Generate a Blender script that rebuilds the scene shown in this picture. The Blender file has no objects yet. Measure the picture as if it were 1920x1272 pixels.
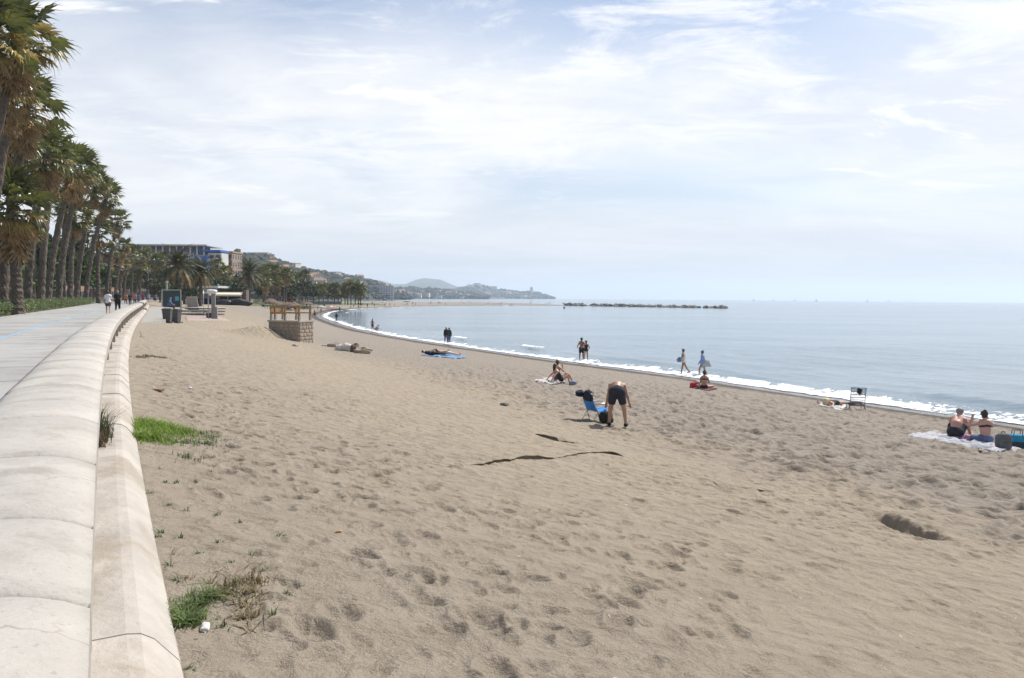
import bpy, bmesh, math, random
import numpy as np
from mathutils import Matrix, Vector

random.seed(7)
RNG = np.random.default_rng(7)
SC = bpy.context.scene
COL = SC.collection
R = math.radians

# ------------------------------------------------------------------ camera
FPX, CAM_Z = 1464.0, 5.0          # focal length in pixels of the 1920 wide photograph, eye height over the sea
PITCH, ROLL = math.atan((636 - 558.7) / FPX), -0.0085
cam_d = bpy.data.cameras.new('camera')
cam_d.sensor_width = 23.6
cam_d.lens = FPX / 1920 * 23.6
cam_d.clip_start, cam_d.clip_end = 0.1, 60000
cam = bpy.data.objects.new('camera', cam_d)
COL.objects.link(cam)
cam.location = (0, 0, CAM_Z)
cam.rotation_euler = (math.pi / 2 - PITCH, ROLL, 0)
SC.camera = cam

# ------------------------------------------------------------------ light
SUN_AZ, SUN_EL = 52.0, 54.0        # degrees right of the view direction, above the horizon
world = bpy.data.worlds.new('World')
SC.world = world
world.use_nodes = True
sun_d = bpy.data.lights.new('sun', 'SUN')
sun_d.energy = 5.0
sun_d.angle = R(0.6)
sun_d.color = (1.0, 0.95, 0.87)
sun = bpy.data.objects.new('sun', sun_d)
COL.objects.link(sun)
sdir = Vector((math.sin(R(SUN_AZ)) * math.cos(R(SUN_EL)), math.cos(R(SUN_AZ)) * math.cos(R(SUN_EL)), math.sin(R(SUN_EL))))
sun.rotation_euler = sdir.to_track_quat('Z', 'Y').to_euler()

def build_sky():
    nt = world.node_tree
    nt.nodes.clear()
    N, L = nt.nodes.new, nt.links.new
    out = N('ShaderNodeOutputWorld'); bg = N('ShaderNodeBackground')
    bg.inputs['Strength'].default_value = 0.1
    L(bg.outputs[0], out.inputs[0])
    sky = N('ShaderNodeTexSky'); sky.sky_type = 'NISHITA'; sky.sun_disc = False
    sky.sun_elevation = R(SUN_EL); sky.sun_rotation = R(SUN_AZ)
    sky.dust_density = 1.5; sky.air_density = 1.0; sky.ozone_density = 2.0
    tc = N('ShaderNodeTexCoord')
    sep = N('ShaderNodeSeparateXYZ'); L(tc.outputs['Generated'], sep.inputs[0])
    def math_(op, a, b=None, clamp=False):
        m = N('ShaderNodeMath'); m.operation = op; m.use_clamp = clamp
        for i, v in enumerate((a, b)):
            if v is None: continue
            if isinstance(v, (int, float)): m.inputs[i].default_value = v
            else: L(v, m.inputs[i])
        return m.outputs[0]
    def ramp(v, lo, hi, a=0.0, b=1.0):
        m = N('ShaderNodeMapRange'); m.interpolation_type = 'SMOOTHSTEP'
        L(v, m.inputs['Value'])
        for k, x in (('From Min', lo), ('From Max', hi), ('To Min', a), ('To Max', b)): m.inputs[k].default_value = x
        return m.outputs[0]
    zz = math_('ADD', math_('MAXIMUM', sep.outputs['Z'], 0.0), 0.16)
    u = math_('DIVIDE', sep.outputs['X'], zz); v = math_('DIVIDE', sep.outputs['Y'], zz)
    cb = N('ShaderNodeCombineXYZ'); L(u, cb.inputs[0]); L(v, cb.inputs[1])
    def noise(off, scale, detail=6, rough=0.6, sx=1.0, sy=1.0, dist=0.0, rot=0.0):
        mp = N('ShaderNodeMapping'); L(cb.outputs[0], mp.inputs[0])
        mp.inputs['Location'].default_value = off; mp.inputs['Scale'].default_value = (sx, sy, 1); mp.inputs['Rotation'].default_value = (0, 0, rot)
        n = N('ShaderNodeTexNoise'); L(mp.outputs[0], n.inputs['Vector'])
        n.inputs['Scale'].default_value = scale; n.inputs['Detail'].default_value = detail
        n.inputs['Roughness'].default_value = rough; n.inputs['Distortion'].default_value = dist
        return n.outputs['Fac']
    def mix(fac, a, b, blend='MIX'):
        m = N('ShaderNodeMix'); m.data_type = 'RGBA'; m.blend_type = blend
        if isinstance(fac, (int, float)): m.inputs[0].default_value = fac
        else: L(fac, m.inputs[0])
        for i, c in ((6, a), (7, b)):
            if isinstance(c, tuple): m.inputs[i].default_value = (*c, 1)
            else: L(c, m.inputs[i])
        return m.outputs[2]
    Z = sep.outputs['Z']
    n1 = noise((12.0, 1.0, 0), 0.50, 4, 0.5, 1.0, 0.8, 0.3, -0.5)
    base = ramp(Z, 0.21, 0.41, 1.0, 0.0)                       # the veil thins into blue, cleared above the view to cut fill light
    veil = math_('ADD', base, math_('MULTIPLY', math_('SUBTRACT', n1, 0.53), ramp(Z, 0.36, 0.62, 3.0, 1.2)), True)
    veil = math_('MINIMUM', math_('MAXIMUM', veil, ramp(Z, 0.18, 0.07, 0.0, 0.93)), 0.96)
    pale = mix(ramp(Z, 0.0, 0.17), (6.3, 6.5, 6.85), (8.0, 8.06, 8.25))
    soft = noise((0.4, 2.7, 0), 0.9, 8, 0.62, 0.8, 1.5, 0.6, 0.4)          # thicker and thinner parts of the sheet
    fine = noise((7.4, 3.3, 0), 5.5, 5, 0.6, 1.0, 1.3, 0.8, 0.9)           # its ripple
    tex = math_('ADD', ramp(soft, 0.34, 0.66), math_('MULTIPLY', math_('SUBTRACT', fine, 0.5), ramp(Z, 0.12, 0.26, 0.0, 1.1)))
    pale = mix(math_('MULTIPLY', math_('ADD', tex, 0.0, True), ramp(Z, 0.03, 0.12, 0.5, 1.0)), mix(1.0, pale, (0.885, 0.90, 0.935), 'MULTIPLY'), mix(1.0, pale, (1.06, 1.055, 1.045), 'MULTIPLY'))
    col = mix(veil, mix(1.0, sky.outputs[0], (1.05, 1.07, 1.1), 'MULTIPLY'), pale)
    thin = ramp(Z, 0.36, 0.62, 1.0, 0.3)  # wisps thinned out of view overhead, to lower the ambient light
    wisp = math_('MULTIPLY', ramp(noise((5.3, 1.9, 0), 2.4, 10, 0.70, 0.8, 1.5, 0.9, 0.55), 0.45, 0.66), ramp(noise((1.0, 6.0, 0), 0.7, 2, 0.5), 0.30, 0.52))
    col = mix(math_('MULTIPLY', math_('MULTIPLY', wisp, thin), ramp(Z, 0.10, 0.2, 0.1, 0.85)), col, (8.4, 8.45, 8.6))
    puff = ramp(noise((11.3, 4.1, 0), 1.5, 10, 0.62, 0.75, 1.4, 0.45, 0.2), 0.575, 0.665)
    col = mix(math_('MULTIPLY', puff, ramp(Z, 0.06, 0.16, 0.0, 0.9)), col, (8.9, 8.9, 8.95))
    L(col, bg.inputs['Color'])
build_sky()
SC.view_settings.view_transform = 'Standard'
SC.view_settings.look = 'None'
SC.view_settings.gamma = 1.0
SC.view_settings.use_curve_mapping = False
SC.view_settings.exposure = 0.30
SC.cycles.use_denoising = True
SC.cycles.max_bounces = 5
SC.cycles.transparent_max_bounces = 16
SC.cycles.volume_bounces = 1

# ------------------------------------------------------------------ helpers
def _rx(a):
    c, s = math.cos(a), math.sin(a); return np.array([[1, 0, 0], [0, c, -s], [0, s, c]])
def _ry(a):
    c, s = math.cos(a), math.sin(a); return np.array([[c, 0, s], [0, 1, 0], [-s, 0, c]])
CAM_R = _ry(ROLL) @ _rx(math.pi / 2 - PITCH)
EYE = np.array([0, 0, CAM_Z])
def ray(px, py):
    return CAM_R @ np.array([(px - 960) / FPX, (636 - py) / FPX, -1.0])
def at_z(px, py, z):               # point of the view line through a pixel at height z
    d = ray(px, py); return EYE + d * ((z - CAM_Z) / d[2])
def at_d(px, py, D):               # ... at depth y = D
    d = ray(px, py); return EYE + d * (D / d[1])

def tag(o, label=None, cat=None, group=None, kind=None):
    if label: o['label'] = label
    if cat: o['category'] = cat
    if group: o['group'] = group
    if kind: o['kind'] = kind
    return o

def empty(name, loc, rz=0.0):
    o = bpy.data.objects.new(name, None); COL.objects.link(o)
    o.location = loc; o.rotation_euler = (0, 0, rz); o.empty_display_size = 0.2
    return o

def link(name, me, mat, parent=None, loc=None):
    o = bpy.data.objects.new(name, me); COL.objects.link(o)
    if mat is not None and not me.materials: me.materials.append(mat)
    if parent is not None: o.parent = parent
    if loc is not None: o.location = loc
    return o

def np_mesh(name, V, Q, smooth=True):
    me = bpy.data.meshes.new(name)
    V = np.asarray(V, np.float32); Q = np.asarray(Q, np.int32)
    k = Q.shape[1]
    me.vertices.add(len(V)); me.vertices.foreach_set('co', V.ravel())
    me.loops.add(Q.size); me.loops.foreach_set('vertex_index', Q.ravel())
    me.polygons.add(len(Q)); me.polygons.foreach_set('loop_start', np.arange(0, Q.size, k, dtype=np.int32))
    me.polygons.foreach_set('use_smooth', np.full(len(Q), smooth))
    me.update(calc_edges=True)
    return me

def copy_tree(o, parent=None):
    c = o.copy(); COL.objects.link(c); c.parent = parent
    for ch in o.children: copy_tree(ch, c)
    return c

def bm_fix(me):
    b = bmesh.new(); b.from_mesh(me); bmesh.ops.recalc_face_normals(b, faces=b.faces); b.to_mesh(me); b.free()

class MB:
    """collects simple shapes into one mesh"""
    def __init__(s): s.v = []; s.f = []
    def quad(s, *p):
        n = len(s.v); s.v += [tuple(q) for q in p]; s.f.append(tuple(range(n, n + len(p)))); return s
    def box(s, c, d, rz=0.0, taper=1.0, rot=None):
        n = len(s.v); cz, sz = math.cos(rz), math.sin(rz)
        for k in (-1, 1):
            t = taper if k == 1 else 1.0
            for i, j in ((-1, -1), (1, -1), (1, 1), (-1, 1)):
                p = Vector((i * d[0] / 2 * t, j * d[1] / 2 * t, k * d[2] / 2))
                if rot is not None: p = rot @ p
                s.v.append((c[0] + p.x * cz - p.y * sz, c[1] + p.x * sz + p.y * cz, c[2] + p.z))
        s.f += [(n+3, n+2, n+1, n), (n+4, n+5, n+6, n+7)] + [(n+a, n+(a+1) % 4, n+4+(a+1) % 4, n+4+a) for a in range(4)]
        return s
    def tube(s, pts, rad, sides=8, cap=True):
        pts = [Vector(p) for p in pts]
        if not hasattr(rad, '__len__'): rad = [rad] * len(pts)
        n0 = len(s.v); up = None
        for i, p in enumerate(pts):
            t = (pts[min(i + 1, len(pts) - 1)] - pts[max(i - 1, 0)]).normalized()
            if up is None: up = Vector((0, 0, 1)) if abs(t.z) < 0.9 else Vector((1, 0, 0))
            a = t.cross(up).normalized(); b = a.cross(t).normalized(); up = b
            for k in range(sides):
                w = 2 * math.pi * k / sides
                q = p + (a * math.cos(w) + b * math.sin(w)) * rad[i]; s.v.append(tuple(q))
        for i in range(len(pts) - 1):
            for k in range(sides):
                a, b = n0 + i * sides + k, n0 + i * sides + (k + 1) % sides
                s.f.append((a, b, b + sides, a + sides))
        if cap:
            s.f.append(tuple(n0 + k for k in reversed(range(sides))))
            m = n0 + (len(pts) - 1) * sides; s.f.append(tuple(m + k for k in range(sides)))
        return s
    def lathe(s, prof, c=(0, 0, 0), sides=16):
        n0 = len(s.v)
        for r, z in prof:
            for k in range(sides):
                w = 2 * math.pi * k / sides; s.v.append((c[0] + r * math.cos(w), c[1] + r * math.sin(w), c[2] + z))
        for i in range(len(prof) - 1):
            for k in range(sides):
                a, b = n0 + i * sides + k, n0 + i * sides + (k + 1) % sides
                s.f.append((a, b, b + sides, a + sides))
        s.f.append(tuple(n0 + k for k in reversed(range(sides))))
        m = n0 + (len(prof) - 1) * sides; s.f.append(tuple(m + k for k in range(sides)))
        return s
    def blob(s, c, d, seed=0, rough=0.15, nu=10, nv=7, power=1.0):
        rnd = random.Random(seed); n0 = len(s.v)
        ph = [rnd.uniform(0, 6.3) for _ in range(6)]
        sp = lambda x: math.copysign(abs(x) ** power, x)
        for j in range(nv + 1):
            th = math.pi * j / nv
            for k in range(nu):
                w = 2 * math.pi * k / nu
                f = 1 + rough * (math.sin(2 * w + ph[0]) * math.sin(2 * th + ph[1]) + 0.6 * math.sin(3 * w + ph[2] + th * 3) + rnd.uniform(-.5, .5))
                s.v.append((c[0] + d[0] / 2 * f * sp(math.sin(th)) * sp(math.cos(w)), c[1] + d[1] / 2 * f * sp(math.sin(th)) * sp(math.sin(w)), c[2] + d[2] / 2 * f * sp(math.cos(th))))
        for j in range(nv):
            for k in range(nu):
                a, b = n0 + j * nu + k, n0 + j * nu + (k + 1) % nu
                s.f.append((a, a + nu, b + nu, b))
        return s
    def mesh(s, name, smooth=False):
        me = bpy.data.meshes.new(name); me.from_pydata(s.v, [], s.f)
        if smooth: me.polygons.foreach_set('use_smooth', [True] * len(me.polygons))
        me.update(); return me
    def build(s, name, mat, parent=None, smooth=False, loc=None):
        return link(name, s.mesh(name, smooth), mat, parent, loc)

# ------------------------------------------------------------------ noise
def _hash(ix, iy, seed):
    h = (ix.astype(np.int64) * 374761393 + iy.astype(np.int64) * 668265263 + seed * 1274126177) & 0xFFFFFFFF
    h = ((h ^ (h >> 13)) * 1274126177) & 0xFFFFFFFF
    h = ((h ^ (h >> 16)) * 2246822519) & 0xFFFFFFFF
    return ((h ^ (h >> 15)) & 0xFFFFFF) / float(0x1000000)
def vnoise(x, y, seed=0):
    ix, iy = np.floor(x), np.floor(y); fx, fy = x - ix, y - iy
    fx = fx * fx * fx * (fx * (fx * 6 - 15) + 10); fy = fy * fy * fy * (fy * (fy * 6 - 15) + 10)
    a, b, c, d = _hash(ix, iy, seed), _hash(ix + 1, iy, seed), _hash(ix, iy + 1, seed), _hash(ix + 1, iy + 1, seed)
    return (a + (b - a) * fx) * (1 - fy) + (c + (d - c) * fx) * fy
def fbm(x, y, octv=4, seed=0, gain=0.5):
    s = np.zeros_like(np.asarray(x, float)); amp = 1.0; tot = 0.0
    for o in range(octv):
        s += amp * (vnoise(x * 2 ** o + 17.3 * o, y * 2 ** o - 9.1 * o, seed + o) - 0.5); tot += amp; amp *= gain
    return s / tot
def smooth(x, a, b):
    t = np.clip((x - a) / (b - a), 0, 1); return t * t * (3 - 2 * t)

# ------------------------------------------------------------------ materials
def new_mat(name):
    m = bpy.data.materials.new(name); m.use_nodes = True
    nt = m.node_tree; return m, nt, nt.nodes['Principled BSDF']
def nd(nt, t, **kw):
    n = nt.nodes.new(t)
    for k, v in kw.items(): setattr(n, k, v)
    return n
def noise_node(nt, scale, detail=5, rough=0.6, vec=None, dist=0.0):
    n = nd(nt, 'ShaderNodeTexNoise'); n.inputs['Scale'].default_value = scale
    n.inputs['Detail'].default_value = detail; n.inputs['Roughness'].default_value = rough; n.inputs['Distortion'].default_value = dist
    if vec is not None: nt.links.new(vec, n.inputs['Vector'])
    return n.outputs['Fac']
def mrange(nt, v, lo, hi, a=0.0, b=1.0):
    m = nd(nt, 'ShaderNodeMapRange', interpolation_type='SMOOTHSTEP'); nt.links.new(v, m.inputs['Value'])
    for k, x in (('From Min', lo), ('From Max', hi), ('To Min', a), ('To Max', b)): m.inputs[k].default_value = x
    return m.outputs[0]
def nmix(nt, fac, a, b, blend='MIX'):
    m = nd(nt, 'ShaderNodeMix', data_type='RGBA', blend_type=blend)
    for i, c in ((0, fac), (6, a), (7, b)):
        if isinstance(c, (int, float)): m.inputs[i].default_value = c
        elif isinstance(c, tuple): m.inputs[i].default_value = (*c[:3], 1)
        else: nt.links.new(c, m.inputs[i])
    return m.outputs[2]
def nmath(nt, op, a, b=None, clamp=False):
    m = nd(nt, 'ShaderNodeMath', operation=op, use_clamp=clamp)
    for i, v in enumerate((a, b)):
        if v is None: continue
        if isinstance(v, (int, float)): m.inputs[i].default_value = v
        else: nt.links.new(v, m.inputs[i])
    return m.outputs[0]
def bump(nt, h, dist, strength=1.0, prev=None):
    b = nd(nt, 'ShaderNodeBump'); b.inputs['Distance'].default_value = dist; b.inputs['Strength'].default_value = strength
    nt.links.new(h, b.inputs['Height'])
    if prev is not None: nt.links.new(prev, b.inputs['Normal'])
    return b.outputs[0]
MATS = {}
def mat(name, col, var=0.18, scale=6.0, rough=0.8, bumpd=0.0, bscale=None, dirt=None, rand=0.0, metal=0.0, translucent=0.0, coords='Object'):
    """plain procedural surface: noise mottling, optional dirt patches, per-object tone and relief"""
    if name in MATS: return MATS[name]
    m, nt, p = new_mat(name)
    tc = nd(nt, 'ShaderNodeTexCoord'); vec = tc.outputs['Object']
    if coords == 'World':
        g = nd(nt, 'ShaderNodeNewGeometry'); vec = g.outputs['Position']
    n = noise_node(nt, scale, 6, 0.6, vec)
    lo = tuple(c * (1 - var) for c in col); hi = tuple(min(1, c * (1 + var)) for c in col)
    c = nmix(nt, mrange(nt, n, 0.3, 0.7), lo, hi)
    if dirt:
        d = mrange(nt, noise_node(nt, dirt[1], 7, 0.65, vec, 0.4), dirt[2], dirt[2] + 0.18)
        c = nmix(nt, d, c, dirt[0])
    if rand:
        oi = nd(nt, 'ShaderNodeObjectInfo')
        c = nmix(nt, 1.0, c, nmix(nt, oi.outputs['Random'], (1 - rand,) * 3, (1 + rand * .6,) * 3), 'MULTIPLY')
    nt.links.new(c, p.inputs['Base Color'])
    p.inputs['Roughness'].default_value = rough; p.inputs['Metallic'].default_value = metal
    if bumpd:
        nt.links.new(bump(nt, noise_node(nt, bscale or scale * 4, 8, 0.65, vec), bumpd), p.inputs['Normal'])
    if translucent:
        tr = nd(nt, 'ShaderNodeBsdfTranslucent'); nt.links.new(c, tr.inputs['Color'])
        ms = nd(nt, 'ShaderNodeMixShader'); ms.inputs[0].default_value = translucent
        out = nt.nodes['Material Output']
        nt.links.new(p.outputs[0], ms.inputs[1]); nt.links.new(tr.outputs[0], ms.inputs[2]); nt.links.new(ms.outputs[0], out.inputs[0])
    MATS[name] = m
    return m
# ------------------------------------------------------------------ lie of the land
def wall_x(y):                      # sea-side edge of the parapet cap, as x over y
    y = np.asarray(y, float); yc = np.clip(y, -30, 84)
    x = -6.587e-6 * yc ** 3 + 1.277e-3 * yc ** 2 - 0.5319 * yc - 0.0423
    return x - 0.457 * np.maximum(y - 84, 0) - 0.60 * np.minimum(y + 30, 0)
def wall_pt(y, a=0.0):              # point a metres seaward of that edge
    dx = float(wall_x(y + 0.05) - wall_x(y - 0.05)) / 0.1
    n = Vector((1, -dx)).normalized()
    return Vector((float(wall_x(y)) + n.x * a, y + n.y * a))
SHORE_IN = [(90, -95), (60, -42), (44, -12), (32.5, 9.5), (20.9, 31.6), (18.5, 36.2), (16, 40.9), (11.2, 50.9), (5.4, 59.8), (-7, 82.8),
            (-19.2, 108.5), (-31.4, 143.6), (-42.2, 177.7), (-49.0, 204), (-56.5, 243), (-61, 282), (-59, 361), (-46.6, 428), (-20.2, 496), (28, 527), (37, 533)]
SHORE_OUT = [(40, 542), (20, 600), (-20, 655), (-75, 610), (-150, 575), (-280, 560), (-420, 640), (-900, 900), (-1300, 900), (-1300, -300), (90, -300)]
def chaikin(p, n=2):
    for _ in range(n):
        q = [p[0]]
        for a, b in zip(p[:-1], p[1:]):
            q += [(a[0] * .75 + b[0] * .25, a[1] * .75 + b[1] * .25), (a[0] * .25 + b[0] * .75, a[1] * .25 + b[1] * .75)]
        p = q + [p[-1]]
    return p
SHORE = chaikin(SHORE_IN, 2)
LAND = np.array(SHORE + SHORE_OUT, float)
def seg_dist(x, y, P, closed=False):
    x = x.astype(np.float32); y = y.astype(np.float32); d = np.full(x.shape, 1e9, np.float32)
    Q = np.vstack([P, P[:1]]) if closed else P
    for (ax, ay), (bx, by) in zip(Q[:-1].tolist(), Q[1:].tolist()):
        ex, ey = bx - ax, by - ay; L2 = ex * ex + ey * ey + 1e-9
        t = np.clip(((x - ax) * ex + (y - ay) * ey) / L2, 0, 1)
        np.minimum(d, (x - ax - t * ex) ** 2 + (y - ay - t * ey) ** 2, out=d)
    return np.sqrt(d)
def inside(x, y, P):
    c = np.zeros(x.shape, bool); n = len(P)
    for i in range(n):
        (ax, ay), (bx, by) = P[i], P[i - 1]
        if ay == by: continue
        c ^= ((ay > y) != (by > y)) & (x < (bx - ax) * (y - ay) / (by - ay) + ax)
    return c
def shore_dist(x, y):               # metres inland of the waterline
    d = seg_dist(x, y, LAND, True)
    return np.where(inside(x, y, LAND), d, -d)
PT = np.array([-1, 0.0, 0.05, 0.14, 0.38, 0.58, 0.66, 0.72, 0.80, 0.92, 1.0])
PZ = np.array([-1, 0.0, 0.085, 0.30, 0.93, 1.30, 1.50, 1.78, 2.15, 2.85, 3.26])
def macro(x, y, full=False):
    x = np.asarray(x, float); y = np.asarray(y, float)
    ds = shore_dist(x, y)
    slope = np.where(y > 84, 0.457, 0.50)
    dw = (x - wall_x(y)) / np.sqrt(1 + slope ** 2) - 0.37
    t = np.clip(ds, 0, None) / (np.clip(ds, 0, None) + np.clip(dw, 1e-3, None))
    z = np.interp(t, PT, PZ)
    wid = np.interp(y, [42, 60, 80, 120, 190, 260, 320], [-3, 3.5, 9, 14, 21, 30, 30])
    e = (dw - wid) * 0.22; z = np.maximum(z, np.where(y > 42, 2.88 - np.where(e > 6, e, np.log1p(np.exp(np.clip(e * 4, -30, 30))) / 4), -9))   # level ground before the far parapet
    z = np.where(ds > 0, np.minimum(z, ds * 0.16), z)
    spit = 1.5 * (1 - np.exp(-np.clip(ds, 0, None) / 16))
    z = np.where(ds > 0, np.maximum(z, spit), np.maximum(ds * 0.09, -2.0))
    z = z + 0.85 * np.exp(-((x + 19.1) / 1.7) ** 2 - ((y - 59.3) / 1.6) ** 2)      # sand heaped against the platform
    z = np.where(dw < 0, np.where(ds > 0, 3.26, z), z)
    return (z, ds, dw, t) if full else z

# eroded cracks and little scarps in the crust: (points, depth, near-side reach, taper)
def march(px, py):
    d = ray(px, py); a, b = 2.0, 1200.0
    for n in (220, 30, 30):
        ts = np.geomspace(a, b, n); P = EYE[None] + d[None] * ts[:, None]
        k = int(np.argmax(P[:, 2] < np.maximum(macro(P[:, 0], P[:, 1]), 0.0)))
        a, b = ts[max(k - 1, 0)], ts[max(k, 1)]
    return (EYE + d * b)[:2]
SCARPS = [([(1640, 962), (1672, 976), (1716, 996), (1772, 1018)], 0.20, 0.30), ([(495, 622), (520, 631), (548, 640)], 0.14, 0.8), ([(385, 632), (430, 634), (470, 632)], 0.12, 0.6)]
LEDGES = [([(770, 872), (835, 869), (880, 868), (930, 866), (978, 862), (1010, 864), (1045, 861), (1072, 854), (1112, 850), (1140, 851), (1172, 858)], 0.115), ([(988, 810), (1016, 818), (1042, 827)], 0.10),
          ([(1298, 889), (1330, 902), (1352, 914)], 0.035)]
SCARP_W = [(np.array([march(*p) for p in chaikin(pts, 1)]), dep, w) for pts, dep, w in SCARPS]
def footprints(x, y, cell, rad, dep, seed, keep=1.0):
    ix, iy = np.floor(x / cell), np.floor(y / cell); h = np.zeros_like(x)
    for dx in (-1, 0, 1):
        for dy in (-1, 0, 1):
            cx, cy = ix + dx, iy + dy
            qx = (cx + _hash(cx, cy, seed)) * cell; qy = (cy + _hash(cx, cy, seed + 1)) * cell
            an = _hash(cx, cy, seed + 2) * 3.2; k = _hash(cx, cy, seed + 3); on = (_hash(cx, cy, seed + 4) < keep)
            u = (x - qx) * np.cos(an) + (y - qy) * np.sin(an); v = -(x - qx) * np.sin(an) + (y - qy) * np.cos(an)
            r = np.sqrt((u / 1.6) ** 2 + v ** 2) / (rad * (0.6 + 0.7 * k))
            h += on * dep * (0.5 + 0.8 * k) * (-np.exp(-r ** 4) + 0.40 * np.exp(-((r - 1.45) / 0.38) ** 2))
    return h
def micro(x, y, ds, t, res):
    """footprints, lumps and scarps; res is the mesh spacing there, relief finer than it is left out"""
    far = lambda s: smooth(s / np.maximum(res, 1e-3), 0.9, 2.2)
    dry = smooth(ds, 2.6, 5.0)
    hump = smooth(t, 0.62, 0.70) * (1 - smooth(t, 0.80, 0.93))          # wind-packed crust
    hump *= smooth(fbm(x * 0.16, y * 0.16, 3, 41), -0.17, 0.05)
    rough = (1 - 0.78 * hump) * dry
    z = 0.14 * fbm(x * 0.22, y * 0.22, 3, 3) * dry
    full, z0 = z, z
    m_ = (res < 0.45) & (ds > 0.5)
    if not m_.any(): return z
    xs, ys_, dss, ts_, rs, ds0, hump, rough, dry = x, y, ds, t, res, ds, hump[m_], rough[m_], dry[m_]
    x, y, ds, t, res = x[m_], y[m_], ds[m_], t[m_], res[m_]; z = np.zeros_like(x)
    z += 0.030 * fbm(x * 0.9, y * 0.9, 3, 5) * rough * far(0.6)
    grey = 1 - smooth(t, 0.58, 0.70)                                     # the lower beach is trodden hardest
    walk = smooth(fbm(x * 0.35, y * 0.35, 3, 63), -0.2, 0.12)            # busier and quieter ground
    z += footprints(x + 9, y + 4, 0.55, 0.16, 0.085, 11, 0.95) * grey * dry * far(0.5)
    z += footprints(x, y, 0.42, 0.075, 0.044, 15, 0.8) * rough * (0.25 + 0.75 * walk) * far(0.24)
    z += footprints(x + 31, y, 0.24, 0.045, 0.022, 23, 0.7) * (0.3 + 0.7 * rough) * (0.4 + 0.6 * walk) * dry * far(0.15)
    z += footprints(x - 13, y + 7, 0.70, 0.060, 0.045, 57, 0.4) * (0.5 + 0.5 * hump) * dry * far(0.2)
    z += 0.026 * fbm(x * 7.5, y * 7.5, 3, 9) * (0.45 + 0.55 * rough) * dry * far(0.10)
    c, s = math.cos(0.5), math.sin(0.5)
    z += 0.034 * fbm((x * c + y * s) * 7.5, (-x * s + y * c) * 2.6, 3, 71) * hump * far(0.11)
    z += 0.05 * (fbm(x * 1.7, y * 1.7, 3, 77) * np.exp(-((ds - 3.2) / 0.55) ** 2)) * far(0.3) * 2
    z += 0.055 * np.exp(-((ds - 3.3) / 0.5) ** 2)
    for P, dep, w in SCARP_W:
        m = (np.abs(x - P[:, 0].mean()) < 9) & (np.abs(y - P[:, 1].mean()) < 9)
        if not m.any(): continue
        xm, ym = x[m], y[m]; wob = 0.22 * fbm(xm * 3.1, ym * 3.1, 3, 31)
        ym = ym + wob; xm = xm + wob
        best = np.full(xm.shape, 1e9); sd = np.zeros(xm.shape); tt = np.zeros(xm.shape)
        L = np.concatenate([[0], np.cumsum(np.hypot(*np.diff(P, axis=0).T))])
        for i in range(len(P) - 1):
            e = P[i + 1] - P[i]; l2 = (e ** 2).sum()
            q = np.clip(((xm - P[i, 0]) * e[0] + (ym - P[i, 1]) * e[1]) / l2, 0, 1)
            ox, oy = xm - P[i, 0] - q * e[0], ym - P[i, 1] - q * e[1]
            d = np.hypot(ox, oy); k = d < best
            best = np.where(k, d, best)
            nx, ny = -e[1], e[0]
            if nx * P[i, 0] + ny * P[i, 1] < 0: nx, ny = -nx, -ny      # far side of the crack
            sd = np.where(k, np.where(ox * nx + oy * ny > 0, d, -d), sd)
            tt = np.where(k, (L[i] + q * (L[i + 1] - L[i])) / L[-1], tt)
        env = np.clip(np.minimum(tt, 1 - tt) * 5, 0, 1) ** 0.6 * (0.9 + 0.7 * fbm(tt * 9, tt * 0, 2, 91))
        prof = np.where(sd > 0, -np.exp(-(sd / 0.12) ** 3) + 0.25 * np.exp(-((sd - 0.25) / 0.3) ** 2), -np.exp(-(np.abs(sd) / w) ** 1.5))
        z[m] += 1.15 * dep * env * prof
    full = full.copy(); full[m_] += z
    return full
def ground(x, y, res=0.05):
    x = np.atleast_1d(np.asarray(x, float)); y = np.atleast_1d(np.asarray(y, float))
    z, ds, dw, t = macro(x, y, True)
    return z + micro(x, y, ds, t, np.full(x.shape, res)) * smooth(dw, 0.0, 0.6) * smooth(ds, -0.5, 1.0)
def gz(x, y): return float(ground(x, y)[0])
def on_sand(px, py):
    p = march(px, py); return Vector((p[0], p[1], max(gz(p[0], p[1]), 0.0)))

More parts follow.
